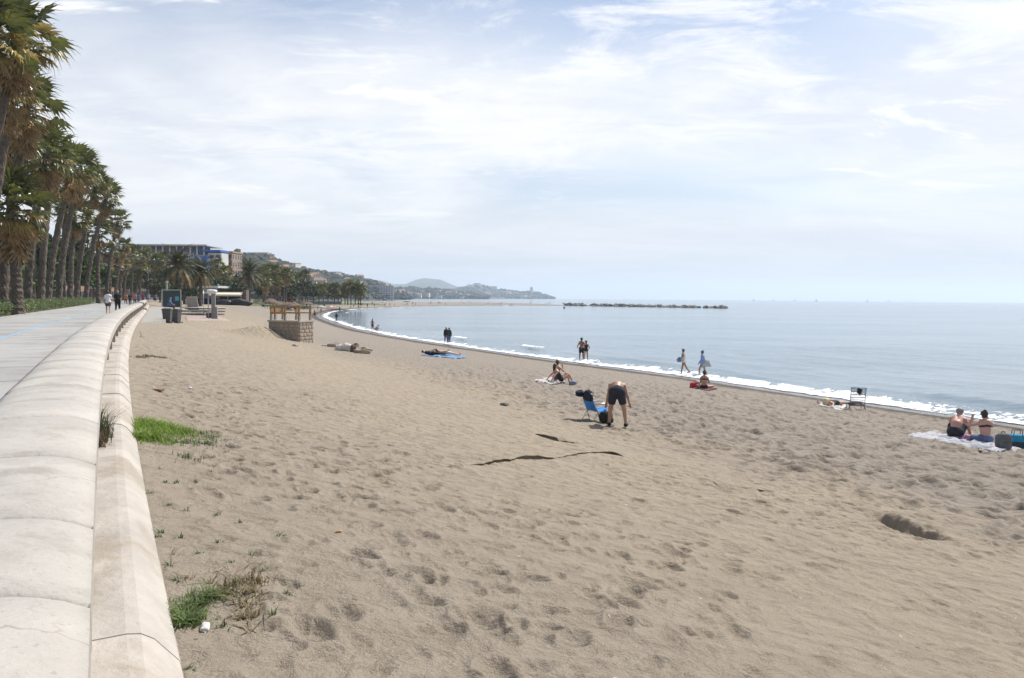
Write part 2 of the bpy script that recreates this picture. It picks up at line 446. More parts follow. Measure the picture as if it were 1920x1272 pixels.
# ------------------------------------------------------------------ sand
def sand_mat():
    m, nt, p = new_mat('beach_sand')
    g = nd(nt, 'ShaderNodeNewGeometry'); pos = g.outputs['Position']
    def attr(n):
        a = nd(nt, 'ShaderNodeAttribute', attribute_name=n); return a.outputs['Fac']
    ds, t = attr('shore'), attr('inland')
    big = noise_node(nt, 0.35, 5, 0.6, pos); mid = noise_node(nt, 2.2, 6, 0.6, pos); fine = noise_node(nt, 90, 3, 0.7, pos)
    grey, brown = (0.262, 0.228, 0.190), (0.322, 0.271, 0.203)
    tt = nmath(nt, 'ADD', t, nmath(nt, 'MULTIPLY', nmath(nt, 'SUBTRACT', big, 0.5), 0.35))
    c = nmix(nt, mrange(nt, tt, 0.50, 0.74), grey, brown)
    c = nmix(nt, mrange(nt, tt, 0.80, 0.98), c, (0.305, 0.262, 0.206))
    c = nmix(nt, nmath(nt, 'MULTIPLY', mrange(nt, mid, 0.38, 0.7), 0.30), c, (0.185, 0.148, 0.110))
    c = nmix(nt, mrange(nt, fine, 0.3, 0.75), nmix(nt, 1.0, c, (0.80, 0.79, 0.78), 'MULTIPLY'), nmix(nt, 1.0, c, (1.12, 1.12, 1.12), 'MULTIPLY'))
    # shell and pebble flecks
    v = nd(nt, 'ShaderNodeTexVoronoi'); v.inputs['Scale'].default_value = 3.1; nt.links.new(pos, v.inputs['Vector'])
    fleck = nmath(nt, 'LESS_THAN', v.outputs['Distance'], 0.045)
    c = nmix(nt, fleck, c, nmix(nt, v.outputs['Color'], (0.10, 0.085, 0.07), (0.62, 0.58, 0.52)))
    # damp and wet sand at the water's edge
    dsn = nmath(nt, 'ADD', ds, nmath(nt, 'MULTIPLY', nmath(nt, 'SUBTRACT', noise_node(nt, 0.9, 5, 0.65, pos), 0.5), 1.3))
    damp = mrange(nt, dsn, 4.3, 3.3)
    clump = mrange(nt, noise_node(nt, 4.5, 6, 0.7, pos), 0.33, 0.58)
    c = nmix(nt, nmath(nt, 'MULTIPLY', damp, nmath(nt, 'ADD', nmath(nt, 'MULTIPLY', clump, 0.55), 0.45)), c, (0.045, 0.037, 0.030))
    wet = mrange(nt, dsn, 2.4, 1.8)
    c = nmix(nt, wet, c, (0.105, 0.090, 0.075))
    nt.links.new(c, p.inputs['Base Color'])
    nt.links.new(mrange(nt, wet, 0, 1, 0.95, 0.22), p.inputs['Roughness'])
    p.inputs['Specular IOR Level'].default_value = 0.3
    dry = mrange(nt, ds, 1.2, 2.6)
    vo = nd(nt, 'ShaderNodeTexVoronoi', feature='SMOOTH_F1'); vo.inputs['Scale'].default_value = 4.2; vo.inputs['Smoothness'].default_value = 0.6
    nt.links.new(pos, vo.inputs['Vector'])
    h1 = nmath(nt, 'MULTIPLY', vo.outputs['Distance'], dry)
    b = bump(nt, h1, 0.09, 0.9)
    h2 = nmath(nt, 'MULTIPLY', noise_node(nt, 11, 6, 0.66, pos), dry)
    b = bump(nt, h2, 0.075, 0.95, b)
    b = bump(nt, nmath(nt, 'MULTIPLY', noise_node(nt, 130, 4, 0.7, pos), dry), 0.006, 0.8, b)
    nt.links.new(b, p.inputs['Normal'])
    return m

def polar_sheet(cols, rows, centre=(0, 0)):
    A, Rr = np.meshgrid(cols, rows)
    return Rr * np.sin(A) + centre[0], Rr * np.cos(A) + centre[1]
def grid_quads(nr, nc, wrap=False):
    i, j = np.meshgrid(np.arange(nr - 1), np.arange(nc if wrap else nc - 1), indexing='ij')
    j2 = (j + 1) % nc
    return np.stack([i * nc + j, i * nc + j2, (i + 1) * nc + j2, (i + 1) * nc + j], -1).reshape(-1, 4)[:, ::-1]
def build_beach():
    cols = np.concatenate([np.radians(np.linspace(-38, 38, 780)), np.radians(np.linspace(38.6, 60, 26)), np.radians(np.linspace(62, 298, 44)), np.radians(np.linspace(300, 321.4, 26))])
    rows = [0.02, 0.6, 1.2, 1.8]; r = 2.2
    while r < 1150:
        rows.append(r); r += min(max(r * r / 5400, 0.033), 0.045 * r + 0.1)
    rows = np.array(rows)
    X, Y = polar_sheet(cols, rows); x, y = X.ravel(), Y.ravel()
    dr = np.gradient(rows); res = np.maximum(np.repeat(dr, len(cols)), np.repeat(rows, len(cols)) * 0.00175)
    off = np.abs(np.arctan2(x, y)) > R(39); res = np.where(off, np.maximum(res, np.hypot(x, y) * 0.03), res)
    z, ds, dw, t = macro(x, y, True)
    z = z + micro(x, y, ds, t, res) * smooth(dw, 0.0, 0.6) * smooth(ds, -0.5, 1.0)
    me = np_mesh('beach', np.stack([x, y, z], 1), grid_quads(len(rows), len(cols), True))
    for n, v in (('shore', ds), ('inland', np.where(dw < 0, 1.0, t))):
        a = me.attributes.new(n, 'FLOAT', 'POINT'); a.data.foreach_set('value', v.astype(np.float32))
    m = sand_mat(); tag(link('beach', me, m), 'grey brown sand beach trodden all over with footprints', kind='structure')
    return m
SAND = build_beach()
def sand_ledges():                  # broken edges of the wind-packed crust, undercut and crumbling
    for li, (pts, H) in enumerate(LEDGES):
        P = np.array([march(*p) for p in chaikin(pts, 2)]); L = np.concatenate([[0], np.cumsum(np.hypot(*np.diff(P, axis=0).T))])
        s = np.arange(0, L[-1], 0.03); x, y = np.interp(s, L, P[:, 0]), np.interp(s, L, P[:, 1])
        tx, ty = np.gradient(x), np.gradient(y); n = np.hypot(tx, ty); tx, ty = tx / n, ty / n
        kn = min(15, len(s)); k = np.ones(kn) / kn; tx, ty = np.convolve(tx, k, 'same'), np.convolve(ty, k, 'same'); n = np.hypot(tx, ty); nx, ny = -ty / n, tx / n
        f = np.sign((nx * x + ny * y).mean()); nx, ny = nx * f, ny * f
        w = 0.24 * fbm(s * 0.9, s * 0, 4, 400 + li) + 0.06 * fbm(s * 6, s * 0, 3, 420 + li)
        q = s / L[-1]; env = np.clip(np.minimum(q, (1 - q) * 3) * 4, 0, 1) ** 0.7 * (0.35 + 0.75 * q) * np.clip(0.75 + 2.2 * fbm(s * 0.9, s * 0, 3, 440 + li), 0.34, 1.2)
        prof = [(-0.03, -0.06), (0.0, -0.01), (0.05, 0.30), (0.035, 0.62), (-0.01, 0.90), (0.03, 1.0), (0.12, 0.97), (0.30, 0.84), (0.55, 0.58), (0.85, 0.26), (1.25, -0.04)]
        V = []
        for ci, (a, hz) in enumerate(prof):
            aa = a + w + 0.03 * fbm(s * 11, s * 0 + ci * 3.1, 2, 460); X, Y = x + nx * aa, y + ny * aa
            z = ground(X, Y, 0.4 if ci < 6 else 0.05)
            V.append(np.stack([X, Y, z + (hz if hz > 0 else hz * 0.6 / H) * H * env * (1 + 0.25 * fbm(s * 9, s * 0 + ci * 1.7, 2, 470)) - (0.02 * (1 - env) if ci else 0.03)], 1))
        V = np.array(V); m, k = V.shape[:2]
        me = np_mesh('sand_ledge', V.reshape(-1, 3), grid_quads(m, k)); bm_fix(me)
        for nm, val in (('shore', 15.0), ('inland', 0.72)):
            at = me.attributes.new(nm, 'FLOAT', 'POINT'); at.data.foreach_set('value', np.full(m * k, val, np.float32))
        tag(link('sand_ledge', me, SAND), 'low crumbling edge of crusted sand', kind='structure')
sand_ledges()

# ------------------------------------------------------------------ sea
def water_mat():
    m, nt, p = new_mat('sea_water')
    g = nd(nt, 'ShaderNodeNewGeometry')
    mp = nd(nt, 'ShaderNodeMapping'); nt.links.new(g.outputs['Position'], mp.inputs[0])
    mp.inputs['Rotation'].default_value = (0, 0, R(-62)); mp.inputs['Scale'].default_value = (0.42, 1.0, 1.0)
    v = mp.outputs[0]
    swell = noise_node(nt, 0.34, 3, 0.5, v); chop = noise_node(nt, 1.5, 4, 0.6, v, 0.3); rip = noise_node(nt, 6.5, 3, 0.6, v)
    patch = mrange(nt, noise_node(nt, 0.045, 4, 0.55, v), 0.35, 0.65, 0.25, 1.0)
    p.inputs['Base Color'].default_value = (0.10, 0.15, 0.185, 1)
    p.inputs['Roughness'].default_value = 0.12; p.inputs['IOR'].default_value = 1.33
    b = bump(nt, swell, 0.12, 0.6)
    b = bump(nt, nmath(nt, 'MULTIPLY', chop, patch), 0.11, 0.9, b)
    b = bump(nt, nmath(nt, 'MULTIPLY', rip, patch), 0.018, 0.8, b)
    nt.links.new(b, p.inputs['Normal'])
    return m
def build_sea():
    rows = np.concatenate([[0.5], np.linspace(14, 130, 150), np.geomspace(134, 11000, 60)])
    cols = np.concatenate([np.radians(np.linspace(-40, 62, 420)), np.radians(np.linspace(63, 319, 90))])
    X, Y = polar_sheet(cols, rows); x, y = X.ravel(), Y.ravel()
    ds = shore_dist(x, y)
    c, s = math.cos(R(62)), math.sin(R(62))
    u, v = x * c - y * s, x * s + y * c
    fade = np.exp(-np.clip(np.hypot(x, y) - 60, 0, None) / 40) * smooth(-ds, 0.5, 4)
    z = (0.16 * fbm(u * 0.09, v * 0.30, 3, 201) + 0.10 * fbm(u * 0.3, v * 0.9, 2, 207)) * fade
    z += 0.22 * np.exp(-((-ds - 5.2 - 1.2 * fbm(x * 0.12, y * 0.12, 2, 210)) / 0.8) ** 2) * smooth(fbm(x * 0.07, y * 0.07, 2, 213), -0.2, 0.1) * fade
    z[np.hypot(x, y) < 1] = 0
    me = np_mesh('sea', np.stack([x, y, z], 1), grid_quads(len(rows), len(cols), True))
    tag(link('sea', me, water_mat()), 'calm pale blue sea with small ripples', kind='structure')
build_sea()

def build_foam():
    P = np.array([p for p in chaikin(SHORE_IN[2:], 3) if p[1] > -14]); L = np.concatenate([[0], np.cumsum(np.hypot(*np.diff(P, axis=0).T))])
    s = [0.0]
    while s[-1] < L[-1] - 40:
        yy = np.interp(s[-1], L, P[:, 1]); s.append(s[-1] + max(0.10, 0.004 * abs(yy)))
    s = np.array(s); cx, cy = np.interp(s, L, P[:, 0]), np.interp(s, L, P[:, 1])
    tx, ty = np.gradient(cx, s), np.gradient(cy, s)
    k = np.ones(9) / 9; tx, ty = np.convolve(tx, k, 'same'), np.convolve(ty, k, 'same'); n = np.hypot(tx, ty); tx, ty = tx / n, ty / n
    a = np.linspace(-0.9, 7.0, 52)                # metres seaward
    S, A = np.meshgrid(s, a, indexing='ij')
    A0 = A; A = np.where(A > 0, A * np.interp(cy, [25, 38, 70, 100], [2.1, 1.7, 1.05, 1.0])[:, None], A)      # the wash runs wider near by
    wig = 0.9 * fbm(s * 0.12, s * 0, 3, 301)[:, None] + 0.25 * fbm(s * 0.9, s * 0, 2, 302)[:, None]
    X = cx[:, None] + ty[:, None] * (A + wig); Y = cy[:, None] - tx[:, None] * (A + wig)
    Z = 0.012 + np.clip(-(A + wig) * 0.085, 0, None) + 0.02
    front = np.exp(-((A - 1.5 - 0.8 * fbm(S * 0.22, S * 0, 2, 305)) / 0.55) ** 2)
    Z += front * (0.16 + 0.20 * fbm(S * 0.9, A * 1.3, 3, 306)) + 0.04 * (fbm(S * 3.1, A * 3.1, 2, 308) + 0.5)
    A = A0
    Z += 0.24 * np.exp(-((A - 5.2) / 0.8) ** 2)
    me = np_mesh('sea_foam', np.stack([X.ravel(), Y.ravel(), Z.ravel()], 1), grid_quads(len(s), len(a))[:, ::-1])
    at = me.attributes.new('across', 'FLOAT', 'POINT'); at.data.foreach_set('value', A.ravel().astype(np.float32))
    m, nt, p = new_mat('foam')
    g = nd(nt, 'ShaderNodeNewGeometry'); pos = g.outputs['Position']
    ac = nd(nt, 'ShaderNodeAttribute', attribute_name='across').outputs['Fac']
    edge = noise_node(nt, 0.55, 6, 0.65, pos); lace = noise_node(nt, 3.2, 7, 0.68, pos, 0.6)
    q = nmath(nt, 'ADD', ac, nmath(nt, 'MULTIPLY', nmath(nt, 'SUBTRACT', edge, 0.5), 3.2))
    body = nmath(nt, 'MULTIPLY', mrange(nt, q, -0.75, -0.15), nmath(nt, 'MULTIPLY', mrange(nt, q, 1.5, 0.4), mrange(nt, noise_node(nt, 0.16, 3, 0.5, pos), 0.34, 0.56, 0.66, 1.0)))
    crest = nmath(nt, 'MULTIPLY', nmath(nt, 'MULTIPLY', mrange(nt, ac, 4.5, 5.0), mrange(nt, ac, 6.3, 5.5)), mrange(nt, noise_node(nt, 0.10, 4, 0.6, pos), 0.56, 0.66))
    cov = nmath(nt, 'MAXIMUM', body, crest)
    thr = nmath(nt, 'SUBTRACT', 0.80, nmath(nt, 'MULTIPLY', cov, 0.45))
    al = nmath(nt, 'MULTIPLY', mrange(nt, nmath(nt, 'SUBTRACT', lace, thr), -0.02, 0.03), mrange(nt, cov, 0.02, 0.15))
    p.inputs['Base Color'].default_value = (0.86, 0.87, 0.87, 1); p.inputs['Roughness'].default_value = 0.55
    nt.links.new(al, p.inputs['Alpha'])
    nt.links.new(bump(nt, noise_node(nt, 9, 5, 0.7, pos), 0.05), p.inputs['Normal'])
    tag(link('sea_foam', me, m), 'white foam of small waves washing up along the waterline', 'foam', kind='stuff')
build_foam()

# ------------------------------------------------------------------ promenade
STONE = mat('cap_stone', (0.385, 0.362, 0.328), 0.10, 1.6, 0.75, 0.014, 9, ((0.30, 0.28, 0.245), 3.0, 0.52), 0.09, coords='World')
def stone_cracks(m):
    nt = m.node_tree; p = nt.nodes['Principled BSDF']; src = p.inputs['Base Color'].links[0].from_socket
    g = nd(nt, 'ShaderNodeNewGeometry'); n = nd(nt, 'ShaderNodeTexNoise'); n.inputs['Scale'].default_value = 2.2; n.inputs['Detail'].default_value = 5; nt.links.new(g.outputs['Position'], n.inputs['Vector'])
    a = nd(nt, 'ShaderNodeVectorMath', operation='MULTIPLY_ADD'); a.inputs[1].default_value = (.5, .5, .5); nt.links.new(n.outputs['Color'], a.inputs[0]); nt.links.new(g.outputs['Position'], a.inputs[2])
    v = nd(nt, 'ShaderNodeTexVoronoi', feature='DISTANCE_TO_EDGE'); v.inputs['Scale'].default_value = 0.95; nt.links.new(a.outputs[0], v.inputs['Vector'])
    ln = nmath(nt, 'MULTIPLY', mrange(nt, v.outputs['Distance'], 0.005, 0.001), mrange(nt, noise_node(nt, 0.55, 3, 0.5, g.outputs['Position']), 0.55, 0.60))
    pits = mrange(nt, noise_node(nt, 38, 3, 0.7, g.outputs['Position']), 0.60, 0.68)
    grime = mrange(nt, noise_node(nt, 1.1, 7, 0.7, g.outputs['Position'], 0.8), 0.52, 0.70)
    c = nmix(nt, nmath(nt, 'MULTIPLY', grime, 0.40), src, (0.24, 0.215, 0.175))
    c = nmix(nt, nmath(nt, 'MULTIPLY', pits, 0.35), c, (0.16, 0.145, 0.12))
    nt.links.new(nmix(nt, nmath(nt, 'MULTIPLY', ln, 0.55), c, (0.19, 0.165, 0.13)), p.inputs['Base Color'])
stone_cracks(STONE)
LEDGE = mat('ledge_stone', (0.388, 0.356, 0.318), 0.12, 1.8, 0.85, 0.02, 8, ((0.30, 0.262, 0.215), 1.6, 0.46), 0.06, coords='World')
CORE = mat('parapet_render', (0.33, 0.29, 0.235), 0.12, 2.0, 0.85, 0.008, 9, ((0.2, 0.165, 0.125), 1.8, 0.54), coords='World')
PAVE = mat('promenade_paving', (0.31, 0.306, 0.292), 0.07, 0.7, 0.8, 0.003, 30, ((0.23, 0.222, 0.208), 0.5, 0.50), 0.12, coords='World')
def strip(ys, prof, z0s=None):
    """cross profile (across, height) carried along the wall line"""
    V = []; n = len(prof)
    for y in ys:
        for a, z in prof:
            p = wall_pt(y, a); V.append((p.x, p.y, z))
    F = []
    for i in range(len(ys) - 1):
        for k in range(n):
            a, b = i * n + k, i * n + (k + 1) % n
            F.append((a, b, b + n, a + n))
    F.append(tuple(reversed(range(n)))); F.append(tuple((len(ys) - 1) * n + k for k in range(n)))
    return V, F
def strip_obj(name, ys, prof, m, parent, smooth_=False):
    V, F = strip(ys, prof); me = bpy.data.meshes.new(name); me.from_pydata(V, [], F); me.update()
    bm_fix(me)
    if smooth_: me.polygons.foreach_set('use_smooth', [len(f) == 4 for f in F])
    return link(name, me, m, parent)

def cap_profile(dz, inset):
    w, n = 0.80, 12; P = []
    for k in range(n + 1):
        a = -w * k / n; q = 2 * k / n - 1
        P.append((a - inset * q * -1 * (-1), 4.055 + dz - inset + 0.080 * (1 - abs(q) ** 3.0)))
    P = [(min(max(a, -w + inset), -inset), z) for a, z in P]
    return P + [(-w + inset, 3.90 + dz), (-w + 0.05, 3.87), (-0.05, 3.87), (-inset, 3.90 + dz)]
def parapet(name, label, y0, y1, joints):
    root = empty(name, (0, 0, 0)); tag(root, label, 'wall', 'stretches of the promenade parapet', 'thing')
    rnd = random.Random(int(y0 * 7) + 5)
    js = [j for j in joints if y0 <= j <= y1]
    for a, b in zip(js[:-1], js[1:]):
        dz = rnd.uniform(-0.006, 0.006); g = 0.013
        ys = [a + g, a + g + 0.016] + [a + (b - a) * k / 4 for k in (1, 2, 3)] + [b - g - 0.016, b - g]
        V = []; F = []
        profs = [cap_profile(dz, 0.032)] + [cap_profile(dz, 0.0)] * 5 + [cap_profile(dz, 0.032)]
        n = len(profs[0])
        for y, pr in zip(ys, profs):
            for q, z in pr:
                p = wall_pt(y, q); V.append((p.x, p.y, z))
        for i in range(len(ys) - 1):
            for k in range(n):
                c, d = i * n + k, i * n + (k + 1) % n; F.append((c, d, d + n, c + n))
        F.append(tuple(reversed(range(n)))); F.append(tuple((len(ys) - 1) * n + k for k in range(n)))
        me = bpy.data.meshes.new('cap_stone'); me.from_pydata(V, [], F); bm_fix(me)
        me.polygons.foreach_set('use_smooth', [len(p.vertices) == 4 and i % n < 12 for i, p in enumerate(me.polygons)])
        link('cap_stone', me, STONE, root)
    lin = lambda a, b, st: [a + (b - a) * k / max(1, int((b - a) / st)) for k in range(max(1, int((b - a) / st)) + 1)]
    strip_obj('parapet_core', lin(y0 + 0.02, y1 - 0.02, 1.0), [(-0.60, 3.3), (-0.24, 3.3), (-0.24, 3.885), (-0.60, 3.885)], CORE, root)
    y = y0 + 0.35 if y0 > 0 else y0 + (4.35 - y0) % 3.55
    while y < y1 - 0.2:
        strip_obj('pilaster', [y - 0.11, y + 0.11], [(-0.242, 3.40), (-0.07, 3.40), (-0.07, 3.882), (-0.242, 3.882)], CORE, root)
        y += 3.55
    strip_obj('ledge_bed', lin(y0 + .01, y1 - .01, 1.0), [(-0.28, 2.6), (-0.28, 3.42), (0.12, 3.43), (0.225, 3.385), (0.32, 3.27), (0.355, 3.17), (0.355, 2.6)], CORE, root)
    ls = lin(y0, y1, 1.45)
    for a, b in zip(ls[:-1], ls[1:]):
        dz = rnd.uniform(-0.008, 0.008)
        strip_obj('ledge_stone', [a + 0.0001, (a + b) / 2, b - 0.0001], [(-0.30, 2.6), (-0.30, 3.44 + dz), (0.12, 3.45 + dz), (0.18, 3.44 + dz), (0.235, 3.405 + dz), (0.34, 3.28 + dz), (0.375, 3.18), (0.375, 2.6)], LEDGE, root)
    return root
J = [-8.2, -7.1, -6.0, -4.8, -3.6, -2.4, -1.1, 0.2, 1.3, 2.32, 3.13, 4.31, 5.67, 6.51, 7.61, 8.39, 9.34, 10.46, 11.7]
while J[-1] < 150: J.append(J[-1] + random.choice((0.95, 1.05, 1.15, 1.2)))
parapet('parapet_wall', 'long cream stone parapet with rounded cap blocks curving along the promenade', -8.2, 81.9, J)
parapet('parapet_wall', 'short far stretch of cream parapet beyond the beach access gap', 90.5, 126, J)

def build_promenade():
    ys = [-20 + 3.0 * k for k in range(93)]
    root = strip_obj('promenade', ys, [(-7.1, 3.2), (-0.45, 3.2), (-0.45, 3.482), (-7.1, 3.482)], mat('paving_joint', (0.22, 0.21, 0.195), 0.2, 3, 0.9), None)
    tag(root, 'pale paved seafront promenade', kind='structure')
    y = 2.0; rnd = random.Random(3)
    while y < 118:
        st = rnd.choice((2.1, 2.4, 2.7))
        for a0, a1 in ((-3.40, -0.55), (-7.08, -3.72)):
            strip_obj('paving_slab', [y + 0.022, y + st - 0.022], [(a0, 3.40), (a1, 3.40), (a1, 3.5), (a0, 3.5)], PAVE, root)
        strip_obj('paving_slab', [y + 0.022, y + st - 0.022], [(-3.705, 3.40), (-3.415, 3.40), (-3.415, 3.499), (-3.705, 3.499)], PAVE, root)
        y += st
    BLUE = mat('blue_line_paint', (0.16, 0.33, 0.50), 0.15, 2, 0.7, dirt=((0.38, 0.42, 0.45), 1.5, 0.52), coords='World')
    o = strip_obj('painted_line', [2 + 2 * k for k in range(58)], [(-3.62, 3.495), (-3.50, 3.495), (-3.50, 3.5035), (-3.62, 3.5035)], BLUE, None)
    tag(o, 'thin light blue line painted along the promenade', 'line')
    k = strip_obj('kerb', [10 + 2.5 * k for k in range(48)], [(-7.35, 3.2), (-7.1, 3.2), (-7.1, 3.56), (-7.35, 3.56)], PAVE, None)
    tag(k, 'low pale kerb between the promenade and the planted bed', kind='structure')
    g = strip_obj('park_ground', [-20 + 8 * k for k in range(45)], [(-160, 3.0), (-7.3, 3.0), (-7.3, 3.45), (-160, 3.45)], mat('park_soil', (0.085, 0.078, 0.045), 0.35, 0.4, 0.95, 0.02, 5, ((0.05, 0.085, 0.025), 0.25, 0.46), coords='World'), None)
    tag(g, 'dark soil and grass of the park under the palms', kind='structure')
build_promenade()
# ------------------------------------------------------------------ far hills, woods and houses
HILL_M = mat('hill_scrub', (0.035, 0.046, 0.028), 0.5, 0.012, 0.95, dirt=((0.12, 0.105, 0.085), 0.02, 0.60), coords='World')
WOOD_M = mat('wood_leaves', (0.024, 0.033, 0.024), 0.5, 0.02, 0.95, coords='World')
def hill(name, label, ridge, front, back, amp, seed, cols=140, rows=26):
    rp = np.array(ridge, float); px = np.linspace(rp[0, 0], rp[-1, 0], cols)
    py, D = np.interp(px, rp[:, 0], rp[:, 1]), np.interp(px, rp[:, 0], rp[:, 2])
    V = []; grid = np.zeros((rows, cols, 3))
    for j in range(cols):
        top = at_d(px[j], py[j], D[j]); h = max(top[2], 0.5)
        dirn = np.array([top[0], top[1]]) / math.hypot(top[0], top[1])
        for i in range(rows):
            s = i / (rows - 1)
            if s < 0.7: q = s / 0.7; off = -front * (1 - q); z = h * (math.sin(q * math.pi / 2) ** 1.15)
            else: q = (s - 0.7) / 0.3; off = back * q; z = h * (1 - q ** 1.6)
            p = top[:2] + dirn * off
            nz = amp * h * fbm(np.array([p[0] / (front * 0.35)]), np.array([p[1] / (front * 0.35)]), 4, seed)[0] * math.sin(min(s / 0.7, 1) * math.pi)
            grid[i, j] = (p[0], p[1], z + nz - 1.0 * (i == 0 or i == rows - 1))
    me = np_mesh(name, grid.reshape(-1, 3), grid_quads(rows, cols)[:, ::-1])
    tag(link(name, me, HILL_M), label, kind='structure')
    return grid
def on_hill(grid, fi, fj):
    r, c = grid.shape[:2]; i, j = min(int(fi), r - 2), min(int(fj), c - 2); a, b = fi - i, fj - j
    return (grid[i, j] * (1 - a) + grid[i + 1, j] * a) * (1 - b) + (grid[i, j + 1] * (1 - a) + grid[i + 1, j + 1] * a) * b
_ico = bmesh.new(); bmesh.ops.create_icosphere(_ico, subdivisions=2, radius=1.0)
ICO_V = np.array([v.co[:] for v in _ico.verts]); ICO_F = np.array([[v.index for v in f.verts] for f in _ico.faces]); _ico.free()
_ico = bmesh.new(); bmesh.ops.create_icosphere(_ico, subdivisions=1, radius=1.0)
ICO1_V = np.array([v.co[:] for v in _ico.verts]); ICO1_F = np.array([[v.index for v in f.verts] for f in _ico.faces]); _ico.free()
def wood(name, label, grid, n, size, seed, lo=0.03, hi=0.74, fine=False):
    rng = np.random.default_rng(seed); r, c = grid.shape[:2]; V = []; F = []; k = 0
    bv, bf = (ICO_V, ICO_F) if fine else (ICO1_V, ICO1_F)
    while k < n:
        fi, fj = (lo + (hi - lo) * rng.random()) * (r - 1), rng.random() * (c - 1)
        p = on_hill(grid, fi, fj)
        if fbm(np.array([p[0] / 130]), np.array([p[1] / 130]), 3, seed)[0] < -0.10 and rng.random() < 0.75: continue
        s = size * (0.5 + rng.random() ** 2 * 1.0)
        d = bv * (1 + 0.13 * rng.standard_normal((len(bv), 1))) * np.array([s, s, s * (0.6 + 0.5 * rng.random())]) / 2
        V.append(d + p + np.array([0, 0, s * 0.25])); F.append(bf + k * len(bv)); k += 1
    me = np_mesh(name, np.concatenate(V), np.concatenate(F), False)
    tag(link(name, me, WOOD_M), label, 'wood', kind='stuff')
G1 = hill('hill', 'long wooded hillside dotted with houses sloping down to the sea', [(230, 520, 900), (330, 505, 930), (440, 489, 980), (480, 493, 1020), (500, 499, 1060), (520, 503, 1100), (560, 513, 1180), (600, 519, 1280),
     (640, 524, 1400), (680, 530, 1500), (705, 535, 1600), (735, 545, 1740), (752, 553, 1840), (770, 560, 1900)], 480, 500, 0.10, 5)
G2 = hill('hill', 'far pale flat-topped mountain behind the coast', [(640, 536, 7000), (690, 533, 7000), (712, 526, 7000), (738, 533, 7000), (760, 533, 7000), (780, 525, 7000), (795, 522, 7000), (826, 525, 7000), (845, 533, 7000), (865, 541, 7000), (905, 548, 7000), (930, 560, 7000)], 1500, 1500, 0.05, 15)
G3 = hill('headland', 'hazy low headland running out into the sea', [(700, 549, 4500), (800, 547, 4500), (850, 545, 4500), (875, 540, 4500), (895, 536, 4500), (915, 540, 4500), (940, 545, 4500), (970, 548, 4500), (1000, 550, 4600), (1020, 555, 4600), (1040, 561, 4600)], 500, 700, 0.06, 25)
G4 = hill('coast', 'low built-up coast with trees at the water', [(680, 549, 2500), (745, 546, 2500), (770, 545, 2500), (800, 547, 2600), (850, 550, 2700), (885, 555, 2800), (915, 560.5, 2800)], 260, 300, 0.10, 35, 90, 16)
wood('hillside_wood', 'dark green trees covering the near hillside', G1, 3600, 10, 3, fine=True)
wood('headland_wood', 'hazy trees covering the headland', G3, 1500, 15, 4)
wood('coast_wood', 'dense trees along the low coast', G4, 900, 17, 6)

HOUSE_W = mat('house_white', (0.55, 0.52, 0.47), 0.12, 0.2, 0.85, rand=0.25); HOUSE_R = mat('house_roof', (0.30, 0.17, 0.11), 0.2, 0.3, 0.9, rand=0.2)
def pane_mat():
    return mat('dark_window', (0.05, 0.06, 0.075), 0.3, 1.0, 0.15)
def house_mesh(w, d, h, gable):
    b = MB().box((0, 0, h / 2), (w, d, h)); r = MB()
    if gable:
        e = 0.4; z = h + 0.02
        r.v += [(-w/2-e, -d/2-e, z), (w/2+e, -d/2-e, z), (w/2+e, d/2+e, z), (-w/2-e, d/2+e, z), (-w/2-e, 0, z + d * 0.28), (w/2+e, 0, z + d * 0.28)]
        r.f += [(0, 1, 5, 4), (2, 3, 4, 5), (0, 4, 3), (1, 2, 5), (3, 2, 1, 0)]
    else: r.box((0, 0, h + 0.2), (w + 0.5, d + 0.5, 0.35))
    wn = MB()
    for i in range(max(2, int(w / 3.2))):
        for zf in range(max(1, int(h / 3))):
            wn.box((-w / 2 + (i + 0.5) * w / max(2, int(w / 3.2)), -d / 2 - 0.02, 1.6 + zf * 3), (1.3, 0.12, 1.4))
    return b.mesh('wall'), r.mesh('roof'), wn.mesh('window')
HOUSES = [house_mesh(*a) for a in ((14, 9, 6, True), (18, 10, 6, False), (11, 9, 8, True), (22, 11, 9, False))]
def house(p, kind, rz, sc, label, group):
    what = ('with a pitched red roof', 'long and flat roofed', 'narrow with a steep roof', 'wide with three flat storeys')[kind]
    o = empty('house', p, rz); o.scale = (sc,) * 3; tag(o, label + ', ' + what, 'house', group + ', ' + what)
    for n, me, m in zip(('wall', 'roof', 'window'), HOUSES[kind], (HOUSE_W, HOUSE_R, pane_mat())): link(n, me, m, o)
rnd = random.Random(11)
for px, fi in ((487, .60), (497, .57), (512, .52), (505, .44), (533, .60), (540, .50), (548, .48), (555, .44), (560, .40), (530, .40), (570, .35), (578, .30), (585, .32), (590, .27), (598, .26), (610, .66), (618, .65), (630, .67),
               (640, .64), (668, .62), (676, .66), (690, .60), (698, .64), (708, .62), (716, .55), (722, .50), (702, .40), (735, .35), (742, .45), (728, .25), (680, .30), (665, .25), (600, .18), (575, .15), (640, .15), (655, .40)):
    fj = (px - 230) / 540 * 139 + rnd.uniform(-1, 1); p = on_hill(G1, fi * 25, fj)
    house((p[0], p[1], p[2] + 1.0), rnd.randrange(4), rnd.uniform(-0.9, 0.9), rnd.uniform(0.8, 1.25), 'small pale house on the wooded hillside', 'houses on the hillside')
for k in range(26):
    px = rnd.uniform(750, 895); fj = (px - 680) / 235 * 89; p = on_hill(G4, rnd.uniform(0.5, 6), fj)
    house((p[0], p[1], p[2] + 1), rnd.randrange(4), rnd.uniform(-0.5, 0.5), rnd.uniform(0.9, 1.5), 'tiny pale building on the low coast', 'buildings on the low coast')
